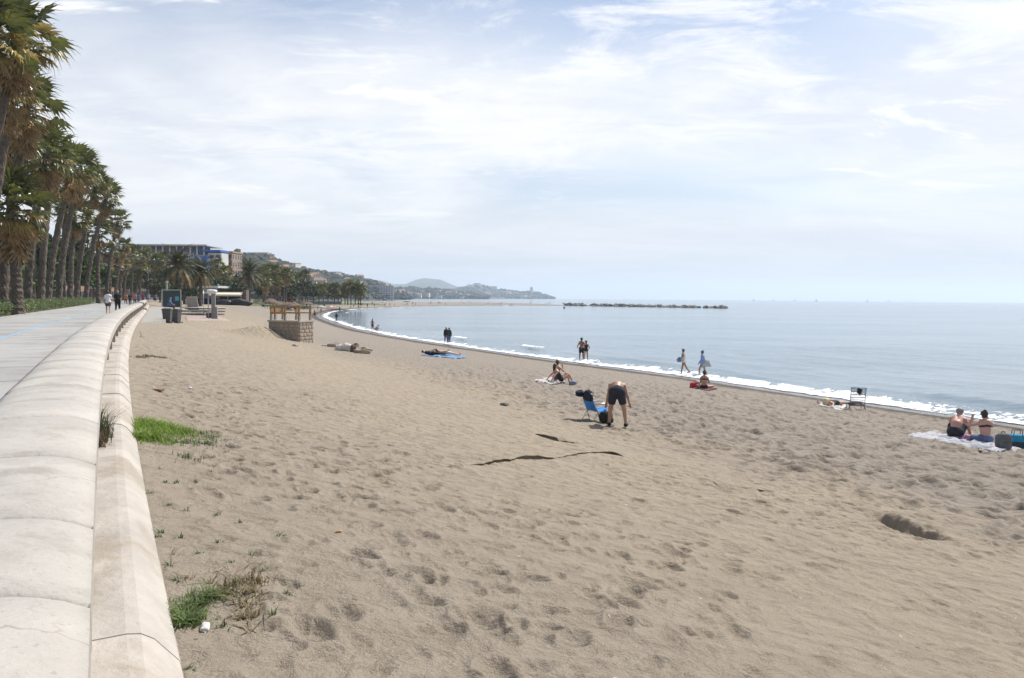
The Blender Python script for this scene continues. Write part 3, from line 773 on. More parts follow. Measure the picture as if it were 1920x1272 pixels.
for k in range(22):
    px = rnd.uniform(800, 1000); fj = (px - 700) / 340 * 139; p = on_hill(G3, rnd.uniform(0.5, 13), fj)
    house((p[0], p[1], p[2] + 4), rnd.randrange(4), rnd.uniform(-0.5, 0.5), rnd.uniform(1.2, 2.0), 'tiny hazy building on the far headland', 'buildings on the headland')

def block(name, label, c, size, floors, bays, wall, rz=0.0, pane=None, balcony=None, band=None):
    """apartment block: walls, roof slab, one window per bay and floor on the two seen sides, balconies"""
    w, d, h = size; o = empty(name, c, rz); tag(o, label, 'building')
    MB().box((0, 0, h / 2), (w, d, h)).build('wall', wall, o)
    MB().box((0, 0, h + 0.3), (w + 0.6, d + 0.6, 0.6)).build('roof', band or wall, o)
    pane = pane or pane_mat(); fh = h / floors
    bw = w / bays
    pm = MB().box((0, 0, 0), (bw * 0.55, 0.14, fh * 0.5)).mesh('window'); pm.materials.append(pane)
    bd = max(2, int(d / bw)); ps = MB().box((0, 0, 0), (0.14, d / bd * 0.5, fh * 0.5)).mesh('window'); ps.materials.append(pane)
    for f in range(floors):
        for b in range(bays): link('window', pm, None, o, (-w / 2 + (b + 0.5) * bw, -d / 2 - 0.05, (f + 0.52) * fh))
        for b in range(bd): link('window', ps, None, o, (w / 2 + 0.05, -d / 2 + (b + 0.5) * d / bd, (f + 0.52) * fh))
        if balcony: MB().box((0, -d / 2 - 0.6, f * fh + 0.45), (w * 0.96, 1.1, 0.9)).build('balcony', balcony, o)
    return o
p = on_hill(G1, 8.5, (645 - 230) / 540 * 139)
block('hotel_block', 'grey slab hotel with rows of balconies below the hillside', (p[0], p[1], 4), (46, 14, 25), 8, 12, mat('hotel_grey', (0.24, 0.25, 0.27), 0.1, 0.1, 0.8), 0.25, balcony=mat('hotel_rail', (0.34, 0.35, 0.36), 0.1, 0.1, 0.8))
p = on_hill(G1, 4.5, (711 - 230) / 540 * 139)
block('apartment_block', 'wide white apartment block at the foot of the wooded hill', (p[0], p[1], 1.5), (46, 16, 21), 6, 11, mat('apartment_white', (0.46, 0.46, 0.45), 0.1, 0.1, 0.8), 0.12, balcony=mat('apartment_rail', (0.5, 0.5, 0.5), 0.1, 0.1, 0.8))
t = at_d(996.5, 551, 4500); t[2] = 20
o = empty('tower', t); tag(o, 'lone slender grey tower standing on the headland', 'tower')
TW = mat('tower_grey', (0.10, 0.105, 0.115), 0.1, 0.05, 0.8)
MB().box((0, 0, 23), (13, 11, 46)).build('shaft', TW, o); MB().box((-2.5, 0, 48), (5, 8, 4)).build('roof_turret', TW, o)
for k in range(9): MB().box((0, -5.6, 4 + k * 4.2), (9, 0.5, 1.6)).build('window', pane_mat(), o)

# ------------------------------------------------------------------ palms
TRUNK = mat('palm_trunk', (0.105, 0.085, 0.068), 0.35, 3.0, 0.95, 0.05, 5, rand=0.15)
GREEN = mat('palm_leaf', (0.112, 0.125, 0.034), 0.4, 0.9, 0.33, rand=0.4, translucent=0.33)
DEAD = mat('dead_palm_leaf', (0.36, 0.245, 0.12), 0.4, 1.2, 0.55, rand=0.4, translucent=0.25)
def fan_frond(seed, spread, droop, petiole, reach, n=15):
    """fan leaf growing along +X from the origin"""
    rnd = random.Random(seed); b = MB(); hub = Vector((petiole, 0, -0.02 * petiole))
    b.tube([(0, 0, 0), (petiole * .5, 0, 0.05), hub], [0.035, 0.025, 0.02], 3, False)
    ang = [(-spread + 2 * spread * k / n) for k in range(n + 1)]
    def pt(a, r, z): return (hub.x + r * math.cos(a), hub.y + r * math.sin(a), hub.z + z)
    mid = [pt(a, reach * 0.52, (0.05 if k % 2 else -0.05) * reach - droop * 0.12) for k, a in enumerate(ang)]
    for k in range(n): b.quad(tuple(hub), mid[k], mid[k + 1])
    for k in range(n):
        a = (ang[k] + ang[k + 1]) / 2; L = reach * rnd.uniform(0.85, 1.12) * (0.78 + 0.22 * math.cos(a)); dz = -droop * rnd.uniform(0.5, 1.2)
        m1 = pt(a - 0.02, L * 0.80, dz * 0.45); m2 = pt(a + 0.03, L * 0.80, dz * 0.45)
        b.quad(mid[k], m1, m2, mid[k + 1]); b.quad(m1, pt(a + rnd.uniform(-.06, .06), L, dz), m2)
    return b.mesh('frond')
FRONDS = [fan_frond(s, R(105), 0.55 + 0.18 * (s % 3), 0.95 + 0.12 * s, 1.2 + 0.06 * s) for s in range(5)]
DEADF = [fan_frond(40 + s, R(42 + 6 * s), 0.25, 0.7, 1.25 + 0.1 * s, 10) for s in range(4)]
DRYF = [fan_frond(60 + s, R(95), 0.75, 0.95 + 0.1 * s, 1.2) for s in range(3)]
DRY = mat('drying_palm_leaf', (0.28, 0.215, 0.075), 0.4, 0.9, 0.4, rand=0.4, translucent=0.3)
for me in DRYF: me.materials.append(DRY)
for me in FRONDS: me.materials.append(GREEN)
for me in DEADF: me.materials.append(DEAD)
def trunk_mesh(path, r0, r1, seed, sides=11, rings=40):
    P = np.array(path, float); s = np.linspace(0, 1, len(P)); q = np.linspace(0, 1, rings)
    C = np.stack([np.interp(q, s, P[:, k]) for k in range(3)], 1); rng = np.random.default_rng(seed)
    V = []
    for i in range(rings):
        r = r0 + (r1 - r0) * q[i] + 0.12 * r0 * math.exp(-q[i] * 18)
        for k in range(sides):
            w = 2 * math.pi * k / sides + 0.28 * (i % 2); rr = r * (1 + (0.07 if i % 2 else -0.05) + 0.06 * rng.standard_normal())
            V.append(C[i] + np.array([math.cos(w) * rr, math.sin(w) * rr, 0]))
    return np_mesh('trunk', V, grid_quads(rings, sides, True), False)
def frond_rot(az, el, roll):
    return (Matrix.Rotation(az, 4, 'Z') @ Matrix.Rotation(-el, 4, 'Y') @ Matrix.Rotation(roll, 4, 'X'))
ORD = ('first', 'second', 'third', 'fourth', 'fifth', 'sixth', 'seventh', 'eighth', 'ninth', 'tenth', 'eleventh', 'twelfth', 'thirteenth', 'fourteenth', 'fifteenth', 'sixteenth', 'seventeenth', 'eighteenth', 'nineteenth')
def ordinal(rows, i, key=0):        # place of row i counted from the left
    return ORD[sorted(range(len(rows)), key=lambda k: rows[k][key]).index(i)]
def fan_palm(base, top, seed, label, group, n_green=32, n_dead=26, skirt=1.6, size=1.0, r0=0.36, detail=True, name='palm_tree'):
    rnd = random.Random(seed); base = Vector(base); top = Vector(top)
    if n_dead > 20: n_dead = int(n_dead * rnd.uniform(.6, 1.25)); skirt *= rnd.uniform(.55, 1.35); size *= rnd.uniform(.82, 1.05)
    o = empty(name, base); tag(o, label, 'palm tree', group)
    t = top - base; path = [(t.x * (q ** 1.5), t.y * (q ** 1.5), t.z * q) for q in (0, .2, .4, .6, .8, 1.0)]
    link('trunk', trunk_mesh(path, r0, r0 * 0.74, seed), TRUNK, o)
    items = []
    for k in range(n_green):
        f = (k + 0.5) / n_green; el = R(82 - 108 * f ** 0.85 + rnd.uniform(-10, 10)); az = k * 2.39996 + rnd.uniform(-.25, .25)
        items.append((rnd.choice(FRONDS if rnd.random() > f * .5 else DRYF), t + Vector((0, 0, 0.15 - 0.7 * f)), frond_rot(az, el, rnd.uniform(-.4, .4)), size * rnd.uniform(0.95, 1.25)))
    for k in range(n_dead):
        f = k / max(1, n_dead - 1); el = R(-38 - 44 * min(1, f * 2.2) + rnd.uniform(-8, 8)); az = k * 2.39996 + rnd.uniform(-.3, .3)
        zo = -0.55 - skirt * f; q = max(0.0, 1 + zo / t.z)
        c = Vector((t.x * q ** 1.5 + math.cos(az) * 0.22, t.y * q ** 1.5 + math.sin(az) * 0.22, t.z + zo))
        items.append((rnd.choice(DEADF), c, frond_rot(az, el, rnd.uniform(-.5, .5)), size * rnd.uniform(0.8, 1.1)))
    if detail:
        for me, c, m, s in items:
            f = link('dead_frond' if me in DEADF else 'frond', me, None, o); f.matrix_local = Matrix.Translation(c) @ m @ Matrix.Scale(s, 4)
    else:
        for nm, mm, pool in (('crown', GREEN, FRONDS), ('drying_fronds', DRY, DRYF), ('frond_skirt', DEAD, DEADF)):
            V = []; F = []
            for me, c, m, s in items:
                if me not in pool: continue
                M = Matrix.Translation(c) @ m @ Matrix.Scale(s, 4); n = len(V)
                V += [tuple(M @ v.co) for v in me.vertices]; F += [tuple(n + i for i in p.vertices) for p in me.polygons]
            if V:
                me2 = bpy.data.meshes.new(nm); me2.from_pydata(V, [], F); link(nm, me2, mm, o)
    return o
def palm_at(bpx, cpx, cpy, D, seed, label, group=None, zb=3.42, **kw):
    b = at_d(bpx, 560, D); b[2] = zb; t = at_d(cpx, cpy, D)
    return fan_palm(b, t, seed, label, group, **kw)
PG = 'tall palms along the promenade'
PALMS = [(-98, -22, 70, 43, 'tall palm whose shaggy crown fills the top left corner of the picture'),
         (-60, 38, 70, 47, 'tallest palm crown at the very top left edge'),
         (-28, 28, 158, 52, 'palm with ragged crown second from the top at the left edge'),
         (4, 52, 196, 57, 'palm crown just below the topmost crowns at the left edge'),
         (20, 20, 262, 62, 'palm with brown skirted crown low behind the left edge crowns'),
         (50, 88, 288, 70, 'leaning palm with wide brown skirt, first full trunk right of the short palm'),
         (76, 102, 296, 78, 'palm with tall dark trunk, second full trunk right of the short palm'),
         (89, 138, 312, 83, 'strongly leaning palm with trunk crossing toward the sea, third of the tall row'),
         (109, 152, 318, 91, 'palm leaning seaward in the middle of the tall row, green tuft on top'),
         (142, 180, 345, 108, 'leaning palm with shaggy crown standing furthest out over the promenade'),
         (160, 200, 368, 120, 'palm at the stepped right end of the tall row'),
         (199, 221, 415, 155, 'lower palm with rounded green crown right of the tall row')]
for i, (b, c, y, D, lab) in enumerate(PALMS): palm_at(b, c, y, D, 100 + i, lab, PG)
palm_at(33, 24, 388, 55, 131, 'short stout palm with broad golden skirt beside the black lamp base', PG, size=1.25, n_green=40, n_dead=40, skirt=1.4, r0=0.40)
palm_at(131, 140, 405, 100, 133, 'short green palm tucked between the leaning tall trunks', PG, n_dead=14, skirt=1.0)
palm_at(184, 183, 432, 135, 134, 'short thick palm with bushy green crown in front of the low round crown', PG, n_dead=16, skirt=1.2, size=1.1)
palm_at(60, 70, 330, 96, 135, 'palm half hidden behind the first two tall trunks', PG, detail=False)
palm_at(118, 122, 380, 118, 136, 'palm half hidden deep inside the tall row', PG, detail=False)
ROWS = [(216, 232, 462, 185), (232, 240, 478, 200), (246, 252, 472, 215), (262, 268, 482, 225), (276, 280, 478, 240), (290, 296, 490, 215), (206, 206, 470, 170), (300, 306, 482, 250), (226, 224, 492, 190), (254, 262, 500, 205)]
for i, (b, c, y, D) in enumerate(ROWS):
    palm_at(b, c, y, D, 150 + i, 'dark palm crown where the promenade recedes, %s from the left of its crowded group' % ordinal(ROWS, i, 1), 'palms crowding the far promenade', detail=False, n_dead=26, skirt=2.2)
ROWS = [(408, 497, 230), (422, 512, 225), (492, 512, 240), (503, 505, 255), (516, 507, 250), (524, 514, 260), (509, 524, 235), (497, 528, 230), (520, 530, 245), (538, 515, 240)]
for i, (c, y, D) in enumerate(ROWS):
    palm_at(c + (i % 3 - 1) * 2, c, y, D, 170 + i, 'palm of the grove behind the beach bar, %s crown from the left' % ordinal(ROWS, i, 0), 'palms of the grove behind the beach bar', zb=3.0, detail=False, n_dead=24, skirt=1.8, r0=0.28)
ROWS = [(561, 521, 300), (568, 519, 310), (573, 518, 305), (532, 521, 250)]
for i, (c, y, D) in enumerate(ROWS):
    palm_at(c, c, y, D, 184 + i, 'tall thin palm against the wooded hillside, %s of its group from the left' % ordinal(ROWS, i, 0), 'thin palms before the hillside', zb=2.6, detail=False, n_dead=12, skirt=1.0, r0=0.25)
ROWS = [(598, 545, 290), (606, 543, 300), (627, 543, 290), (634, 547, 300), (652, 541, 280), (658, 537, 285), (666, 541, 290), (672, 544, 280), (647, 547, 300), (676, 548, 285)]
for i, (c, y, D) in enumerate(ROWS):
    palm_at(c, c, y, D, 190 + i, 'small bushy palm on the lawn at the bay head, %s from the left' % ordinal(ROWS, i, 0), 'small palms on the far lawn', zb=1.9, detail=False, n_green=40, n_dead=4, skirt=0.3, size=1.15, r0=0.2)

def feather_frond(seed, L=4.3, n=34):
    rnd = random.Random(seed); b = MB(); sag = rnd.uniform(0.28, 0.45)
    c = [Vector((L * q * (1 - 0.12 * q), 0, L * (0.30 * q - (0.30 + sag) * q * q))) for q in [k / 10 for k in range(11)]]
    b.tube(c, [0.05 * (1 - k / 11) + 0.008 for k in range(11)], 3, False)
    for k in range(n):
        q = 0.14 + 0.85 * k / n; i = min(int(q * 10), 9); f = q * 10 - i; p = c[i].lerp(c[i + 1], f); d = (c[i + 1] - c[i]).normalized()
        l = 0.62 * math.sin(math.pi * min(1, q * 0.9 + 0.12)) + 0.12
        for s in (-1, 1):
            tip = p + d * l * 0.55 + Vector((0, s * l * 0.75, -0.18 * l + rnd.uniform(-.05, .15))); w = d * 0.05
            b.quad(tuple(p - w), tuple(tip), tuple(p + w))
    return b.mesh('frond')
FEATH = [feather_frond(s) for s in range(4)]; FEATHD = [feather_frond(10 + s) for s in range(2)]
DGREEN = mat('date_palm_leaf', (0.085, 0.092, 0.038), 0.3, 0.9, 0.5, rand=0.35, translucent=0.25)
for me in FEATH: me.materials.append(DGREEN)
for me in FEATHD: me.materials.append(DEAD)
def date_palm(cpx, cpy, D, seed, label, size, zb=3.0, r0=0.3):
    rnd = random.Random(seed); base = at_d(cpx, 560, D); base[2] = zb; top = at_d(cpx, cpy, D); h = top[2] - zb
    o = empty('date_palm', base); tag(o, label, 'palm tree', 'feather palms beside the beach bar')
    link('trunk', trunk_mesh([(0, 0, 0), (0.05, 0, h / 2), (0, 0, h)], r0, r0 * 0.9, seed), TRUNK, o)
    MB().blob((0, 0, h - 0.3), (1.1, 1.1, 1.8), seed, 0.2).build('crown_heart', mat('palm_heart', (0.20, 0.12, 0.05), 0.3, 2, 0.9), o)
    for k in range(76):
        f = k / 75; el = R(78 - 118 * f + rnd.uniform(-8, 8)); az = k * 2.39996 + rnd.uniform(-.2, .2)
        fr = link('frond', rnd.choice(FEATHD if f > 0.90 else FEATH), None, o)
        fr.matrix_local = Matrix.Translation((0, 0, h + 0.1 - 0.5 * f)) @ frond_rot(az, el, rnd.uniform(-.3, .3)) @ Matrix.Scale(size * rnd.uniform(.85, 1.1), 4)
date_palm(335, 497, 135, 61, 'largest feather palm with golden heart rising behind the notice board', 1.05)
date_palm(376, 510, 140, 62, 'smaller feather palm with yellowish heart behind the shower post', 0.85)
date_palm(467, 512, 190, 63, 'dense dark feather palm right of the beach bar awning', 1.1)

# ------------------------------------------------------------------ leafy trees, hedge, lawn
def leaf_cloud(n, R3, leaf, seed, clumps=14, low=-0.35):
    rng = np.random.default_rng(seed)
    C = rng.standard_normal((clumps, 3)); C /= np.linalg.norm(C, axis=1)[:, None]; C *= rng.uniform(0.35, 0.85, (clumps, 1)); C[:, 2] = np.maximum(C[:, 2], low)
    k = rng.integers(0, clumps, n); d = rng.standard_normal((n, 3)); d /= np.linalg.norm(d, axis=1)[:, None]
    P = (C[k] + d * rng.uniform(0.12, 0.42, (n, 1))) * np.array(R3)
    a = rng.standard_normal((n, 3)); a /= np.linalg.norm(a, axis=1)[:, None]
    b = np.cross(a, rng.standard_normal((n, 3))); b /= np.linalg.norm(b, axis=1)[:, None]
    s = leaf * rng.uniform(0.6, 1.3, (n, 1)); a *= s; b *= s * 0.55
    V = np.stack([P - a, P + b, P + a, P - b], 1).reshape(-1, 3)
    return np_mesh('crown', V, np.arange(4 * n).reshape(-1, 4), False)
LEAFM = [mat('leaves_dark', (0.042, 0.064, 0.022), 0.4, 0.8, 0.6, rand=0.3, translucent=0.25), mat('leaves_bright', (0.075, 0.125, 0.022), 0.35, 0.8, 0.6, rand=0.2, translucent=0.35),
         mat('leaves_olive', (0.070, 0.075, 0.030), 0.4, 0.8, 0.6, rand=0.3, translucent=0.25)]
CLOUDS = [leaf_cloud(1500, (1, 1, 0.85), 0.11, s) for s in range(3)]
def leafy_tree(px, cpy, D, rad, kind, label, group, zb=3.4, seed=0):
    b = at_d(px, 560, D); b[2] = zb; t = at_d(px, cpy, D); h = t[2] - zb
    o = empty('leafy_tree', b, seed * 1.3); tag(o, label, 'tree', group)
    tb = MB().tube([(0, 0, 0), (0.1, 0, h * .5), (0, 0.1, h)], [0.22, 0.16, 0.08], 7)
    for k in range(4):
        w = k * 1.6; tb.tube([(0.05, 0.05, h * .55), (math.cos(w) * rad * .5, math.sin(w) * rad * .5, h + rad * .15)], [0.1, 0.04], 5)
    tb.build('trunk', TRUNK, o)
    c = link('crown', CLOUDS[seed % 3].copy(), LEAFM[kind], o, (0, 0, h)); c.scale = (rad, rad, rad * 0.9)
ROWS = [(5, 520, 85, 3.2, 1), (60, 530, 110, 3.4, 0), (100, 500, 130, 4.2, 1), (20, 470, 120, 5, 0), (150, 510, 150, 4.5, 1), (175, 520, 165, 3.8, 1), (205, 525, 200, 4.2, 1), (235, 528, 225, 4.5, 1), (262, 525, 250, 5, 0),
                                      (70, 460, 140, 6, 0), (130, 470, 165, 6, 2), (-20, 500, 75, 3, 1), (290, 520, 270, 6, 0)]
for i, (px, y, D, r, k) in enumerate(ROWS):
    leafy_tree(px, y, D, r, k, 'leafy tree seen between the promenade palm trunks, %s from the left' % ordinal(ROWS, i, 0), 'leafy trees behind the promenade palms', seed=i)
ROWS = [(330, 530, 215, 5, 0), (355, 520, 240, 6.5, 0), (375, 535, 235, 5, 2), (395, 528, 240, 5.5, 0), (425, 535, 250, 5.5, 0), (300, 540, 200, 4, 2), (445, 540, 255, 5, 0), (345, 545, 170, 3, 0), (410, 540, 215, 4, 0)]
for i, (px, y, D, r, k) in enumerate(ROWS):
    leafy_tree(px, y, D, r, k, 'dark leafy tree in the thicket behind the beach bar, %s from the left' % ordinal(ROWS, i, 0), 'thicket trees behind the beach bar', seed=i + 20, zb=3.0)
ROWS = [(485, 543, 270, 4.2, 0), (540, 540, 275, 4.5, 0), (553, 538, 280, 5.0, 1), (566, 540, 270, 4.8, 2), (576, 545, 275, 3.6, 0), (588, 549, 280, 3.0, 0), (615, 550, 320, 3.5, 0), (640, 551, 330, 3.5, 0), (530, 548, 275, 3.2, 2), (548, 550, 262, 2.6, 0)]
for i, (px, y, D, r, k) in enumerate(ROWS):
    leafy_tree(px, y, D, r, k, 'round bushy tree at the edge of the far lawn, %s from the left' % ordinal(ROWS, i, 0), 'bushy trees around the far lawn', seed=i + 40, zb=2.4)
def build_hedge():
    rng = np.random.default_rng(5); n = 42000
    y = 20 + 105 * rng.random(n) ** 0.8; a = -7.5 - 2.6 * rng.random(n)
    hmax = 0.6 + 0.5 * (fbm(y * 0.8, a * 0.8, 3, 8) + 0.35) + 0.25 * smooth(-a, 7.4, 8.6)
    hh = hmax * np.sqrt(rng.random(n))
    dx = (wall_x(y + .05) - wall_x(y - .05)) / .1; nn = np.sqrt(1 + dx * dx); P = np.stack([wall_x(y) + a / nn, y - dx / nn * a, 3.45 + hh], 1)
    d = rng.standard_normal((n, 3)); d[:, 2] = np.abs(d[:, 2]); d /= np.linalg.norm(d, axis=1)[:, None]
    b = np.cross(d, rng.standard_normal((n, 3))); b /= np.linalg.norm(b, axis=1)[:, None]
    s = rng.uniform(0.05, 0.13, (n, 1)); V = np.stack([P - b * s * .5, P + d * s, P + b * s * .5], 1).reshape(-1, 3)
    me = np_mesh('ground_cover', V, np.arange(3 * n).reshape(-1, 3), False)
    tag(link('ground_cover', me, mat('hedge_leaf', (0.125, 0.165, 0.062), 0.4, 0.9, 0.6, translucent=0.25, coords='World')), 'low grey green shrubs planted along the promenade edge', 'shrubs', kind='stuff')
build_hedge()
def ground_patch(name, label, px_poly, m, lift=0.03, n=60, cat=None, kind='structure'):
    P = np.array([march(*q) for q in px_poly]); lo, hi = P.min(0), P.max(0)
    gx, gy = np.meshgrid(np.linspace(lo[0], hi[0], n), np.linspace(lo[1], hi[1], n), indexing='ij')
    x, y = gx.ravel(), gy.ravel(); z = ground(x, y) + lift
    Q = grid_quads(n, n)[:, ::-1]; cx, cy = x[Q].mean(1), y[Q].mean(1)
    Q = Q[inside(cx + fbm(cx * .3, cy * .3, 3, 4) * 2, cy + fbm(cx * .3, cy * .3, 3, 9) * 6, P)]
    return tag(link(name, np_mesh(name, np.stack([x, y, z], 1), Q), m), label, cat, kind=kind)
LAWN = mat('lawn_grass', (0.085, 0.12, 0.030), 0.4, 0.25, 0.95, 0.05, 3, ((0.18, 0.15, 0.085), 0.12, 0.55), coords='World')
ground_patch('lawn', 'strip of green lawn under the small palms at the head of the bay', [(455, 573.5), (520, 574), (600, 572.5), (690, 572.5), (724, 572), (700, 569), (600, 567), (470, 566)], LAWN, 0.12)

# ------------------------------------------------------------------ buildings near the beach
WHITE = mat('building_white', (0.50, 0.50, 0.49), 0.06, 0.3, 0.8); BLUEW = mat('building_blue', (0.05, 0.14, 0.42), 0.12, 0.3, 0.7)
GLASSB = mat('blue_glass', (0.06, 0.11, 0.20), 0.3, 0.5, 0.1)
def blue_building():
    D = 300; s = D / FPX; c = at_d(330, 556, D); z0 = 3.0
    o = empty('apartment_building', (c[0], c[1], z0)); tag(o, 'long white apartment building with deep blue panels behind the palms', 'building')
    top = at_d(330, 459, D)[2] - z0; X = lambda px: (px - 330) * s
    x0, x1, x2, x3 = X(236), X(345), X(389), X(414)
    MB().box(((x0 + x2) / 2, 8, (top - 4) / 2), (x2 - x0, 14, top - 4)).build('wall', mat('building_grey', (0.30, 0.31, 0.34), 0.08, 0.3, 0.8), o)
    MB().box(((x0 + x2) / 2, 7, top - 0.2), (x2 - x0 + 1, 17, 0.5)).build('roof', WHITE, o)
    for k in range(12):
        x = x0 + (x2 - x0) * (k + 0.5) / 12
        MB().box((x, 0.4, top - 2.2), (0.45, 0.5, 3.6)).build('roof_post', WHITE, o)
        if k % 3 != 2: MB().box((x + 1.1, 2.2, top - 2.3), (1.3, 0.3, 3.2)).build('panel', BLUEW, o)
        MB().box((x + 0.2, 3.0, top - 2.3), (2.5, 0.1, 3.0)).build('window', GLASSB, o)
    MB().box(((x0 + x1) / 2, 0.55, top - 5.2), (x1 - x0, 0.9, 2.2)).build('parapet', mat('parapet_grey', (0.40, 0.40, 0.42), 0.06, 0.3, 0.8), o)
    for f in range(5):
        for k in range(12):
            x = x0 + (x1 - x0) * (k + 0.5) / 12
            MB().box((x, 0.95, top - 8.2 - f * 3.1), (1.4, 0.2, 1.6)).build('window', pane_mat(), o)
    MB().box(((x1 + x2) / 2 + 2.8, 0.2, top - 8.4), (5.4, 1.2, 8.2)).build('panel', BLUEW, o)
    for k in range(4): MB().box((x1 + 0.8 + k * 0.95, 0.3, top - 6.5), (0.28, 0.4, 7)).build('fin', WHITE, o)
    MB().box(((x2 + x3) / 2, 4.7, (top - 3) / 2), (x3 - x2, 7.4, top - 3)).build('wall', WHITE, o)
    MB().box(((x2 + x3) / 2 - 1, 4.4, top - 2.2), (x3 - x2 + 2, 8.6, 0.8)).build('roof', BLUEW, o)
    for f in range(6):
        z = top - 5.2 - f * 3.0
        MB().box(((x2 + x3) / 2, 0.3, z - 0.7), (x3 - x2 - 0.2, 1.6, 1.1)).build('balcony', WHITE, o)
        for k in range(2): MB().box((x2 + 1.4 + k * 2.4, 0.92, z + 0.7), (1.7, 0.2, 1.4)).build('window', pane_mat(), o)
blue_building()
PINK = mat('building_pink', (0.33, 0.235, 0.175), 0.08, 0.3, 0.85)
c = at_d(424, 556, 330); block('apartment_building', 'sandy pink apartment building right of the blue panelled one', (c[0], c[1] + 6, 3), (5.6, 12, at_d(424, 474, 330)[2] - 3), 6, 2, PINK, balcony=mat('brown_shade', (0.19, 0.11, 0.085), 0.1, 0.3, 0.9))
SALMON = mat('building_salmon', (0.36, 0.20, 0.145), 0.08, 0.3, 0.85)
for i, (px, top, D, w, lab) in enumerate([(165, 478, 240, 14, 'salmon apartment house glimpsed between the tall trunks'), (285, 500, 290, 12, 'salmon apartment house glimpsed left of the largest feather palm'), (60, 470, 210, 16, 'salmon apartment house behind the leftmost trunks')]):
    c = at_d(px, 556, D); block('apartment_house', lab, (c[0], c[1] + 6, 3.2), (w, 12, at_d(px, top, D)[2] - 3.2), 4, 5, SALMON, balcony=WHITE)

# ------------------------------------------------------------------ haze over the whole scene
hb = MB().box((0, 0, 109), (24000, 24000, 222)).mesh('haze')
hm = bpy.data.materials.new('haze_air'); hm.use_nodes = True; hm.node_tree.nodes.clear()
_o = hm.node_tree.nodes.new('ShaderNodeOutputMaterial'); _v = hm.node_tree.nodes.new('ShaderNodeVolumePrincipled')
_v.inputs['Color'].default_value = (0.74, 0.86, 1.0, 1); _v.inputs['Density'].default_value = 0.00013; _v.inputs['Anisotropy'].default_value = 0.25
hm.node_tree.links.new(_v.outputs[0], _o.inputs['Volume'])
tag(link('haze', hb, hm), 'pale sea haze in the air', kind='stuff')
# ------------------------------------------------------------------ people
def surface_nets(f, org, h):
    s = f < 0; nx, ny, nz = f.shape
    cnt = np.zeros((nx-1, ny-1, nz-1)); acc = np.zeros((nx-1, ny-1, nz-1, 3))
    corner = [(a, b, c) for a in (0, 1) for b in (0, 1) for c in (0, 1)]
    sl = lambda o: tuple(slice(k, n - 1 + k) for k, n in zip(o, f.shape))
    for c in corner:
        for ax in range(3):
            if c[ax]: continue
            d = list(c); d[ax] = 1; d = tuple(d)
            a, b = f[sl(c)], f[sl(d)]; m = (a < 0) != (b < 0)
            t = np.where(m, a / np.where(m, a - b, 1), 0)
            for k in range(3): acc[..., k] += np.where(m, c[k] + (t if k == ax else 0), 0)
            cnt += m
    act = cnt > 0; idx = np.full(act.shape, -1); idx[act] = np.arange(act.sum())
    P = acc[act] / cnt[act][:, None] + np.argwhere(act); V = P * h + org
    Q = []
    for ax in range(3):
        o1, o2 = [k for k in range(3) if k != ax]
        a = np.take(s, range(0, f.shape[ax] - 1), ax); b = np.take(s, range(1, f.shape[ax]), ax)
        e = np.argwhere(a != b); e = e[(e[:, o1] > 0) & (e[:, o2] > 0) & (e[:, o1] < f.shape[o1] - 1) & (e[:, o2] < f.shape[o2] - 1)]
        if not len(e): continue
        flip = a[tuple(e.T)] ^ (ax == 1)
        q = []
        for u, w in ((0, 0), (1, 0), (1, 1), (0, 1)):
            g = e.copy(); g[:, o1] -= u; g[:, o2] -= w; q.append(idx[tuple(g.T)])
        q = np.stack(q, 1); q[~flip] = q[~flip][:, ::-1]; Q.append(q)
    return V, np.concatenate(Q)
def sdf_caps(G, caps, k, org, h):
    D = np.full(G.shape[:3], 1.0)
    for a, b, ra, rb, t0, t1 in caps:
        rm = max(ra, rb) + k + 2.5 * h
        lo = np.maximum(np.floor((np.minimum(a, b) - rm - org) / h).astype(int), 0); hi = np.ceil((np.maximum(a, b) + rm - org) / h).astype(int) + 1
        S = tuple(slice(i, j) for i, j in zip(lo, hi)); P = G[S]; d = D[S]
        a = np.asarray(a, float); b = np.asarray(b, float); e = b - a; L = np.linalg.norm(e) + 1e-9
        al = (P - a) @ (e / L); t = np.clip(al / L, 0, 1)
        q = np.linalg.norm(P - a - t[..., None] * e, axis=-1) - (ra + (rb - ra) * t)
        if t0 is not None: q = np.maximum(q, t0 * L - al)
        if t1 is not None: q = np.maximum(q, al - t1 * L)
        w = np.clip(0.5 + 0.5 * (q - d) / k, 0, 1); D[S] = q * (1 - w) + d * w - k * w * (1 - w)
    return D
def caps_mesh(name, caps, h, k=0.03, cut=None):
    A = np.array([np.minimum(c[0], c[1]) - max(c[2], c[3]) for c in caps]).min(0) - 2 * h
    B = np.array([np.maximum(c[0], c[1]) + max(c[2], c[3]) for c in caps]).max(0) + 2 * h
    n = np.ceil((B - A) / h).astype(int) + 1
    G = np.stack(np.meshgrid(*[A[i] + h * np.arange(n[i]) for i in range(3)], indexing='ij'), -1)
    f = sdf_caps(G, caps, k, A, h)
    if cut is not None: f = np.maximum(f, cut(G))
    V, Q = surface_nets(f, A, h)
    return V, Q
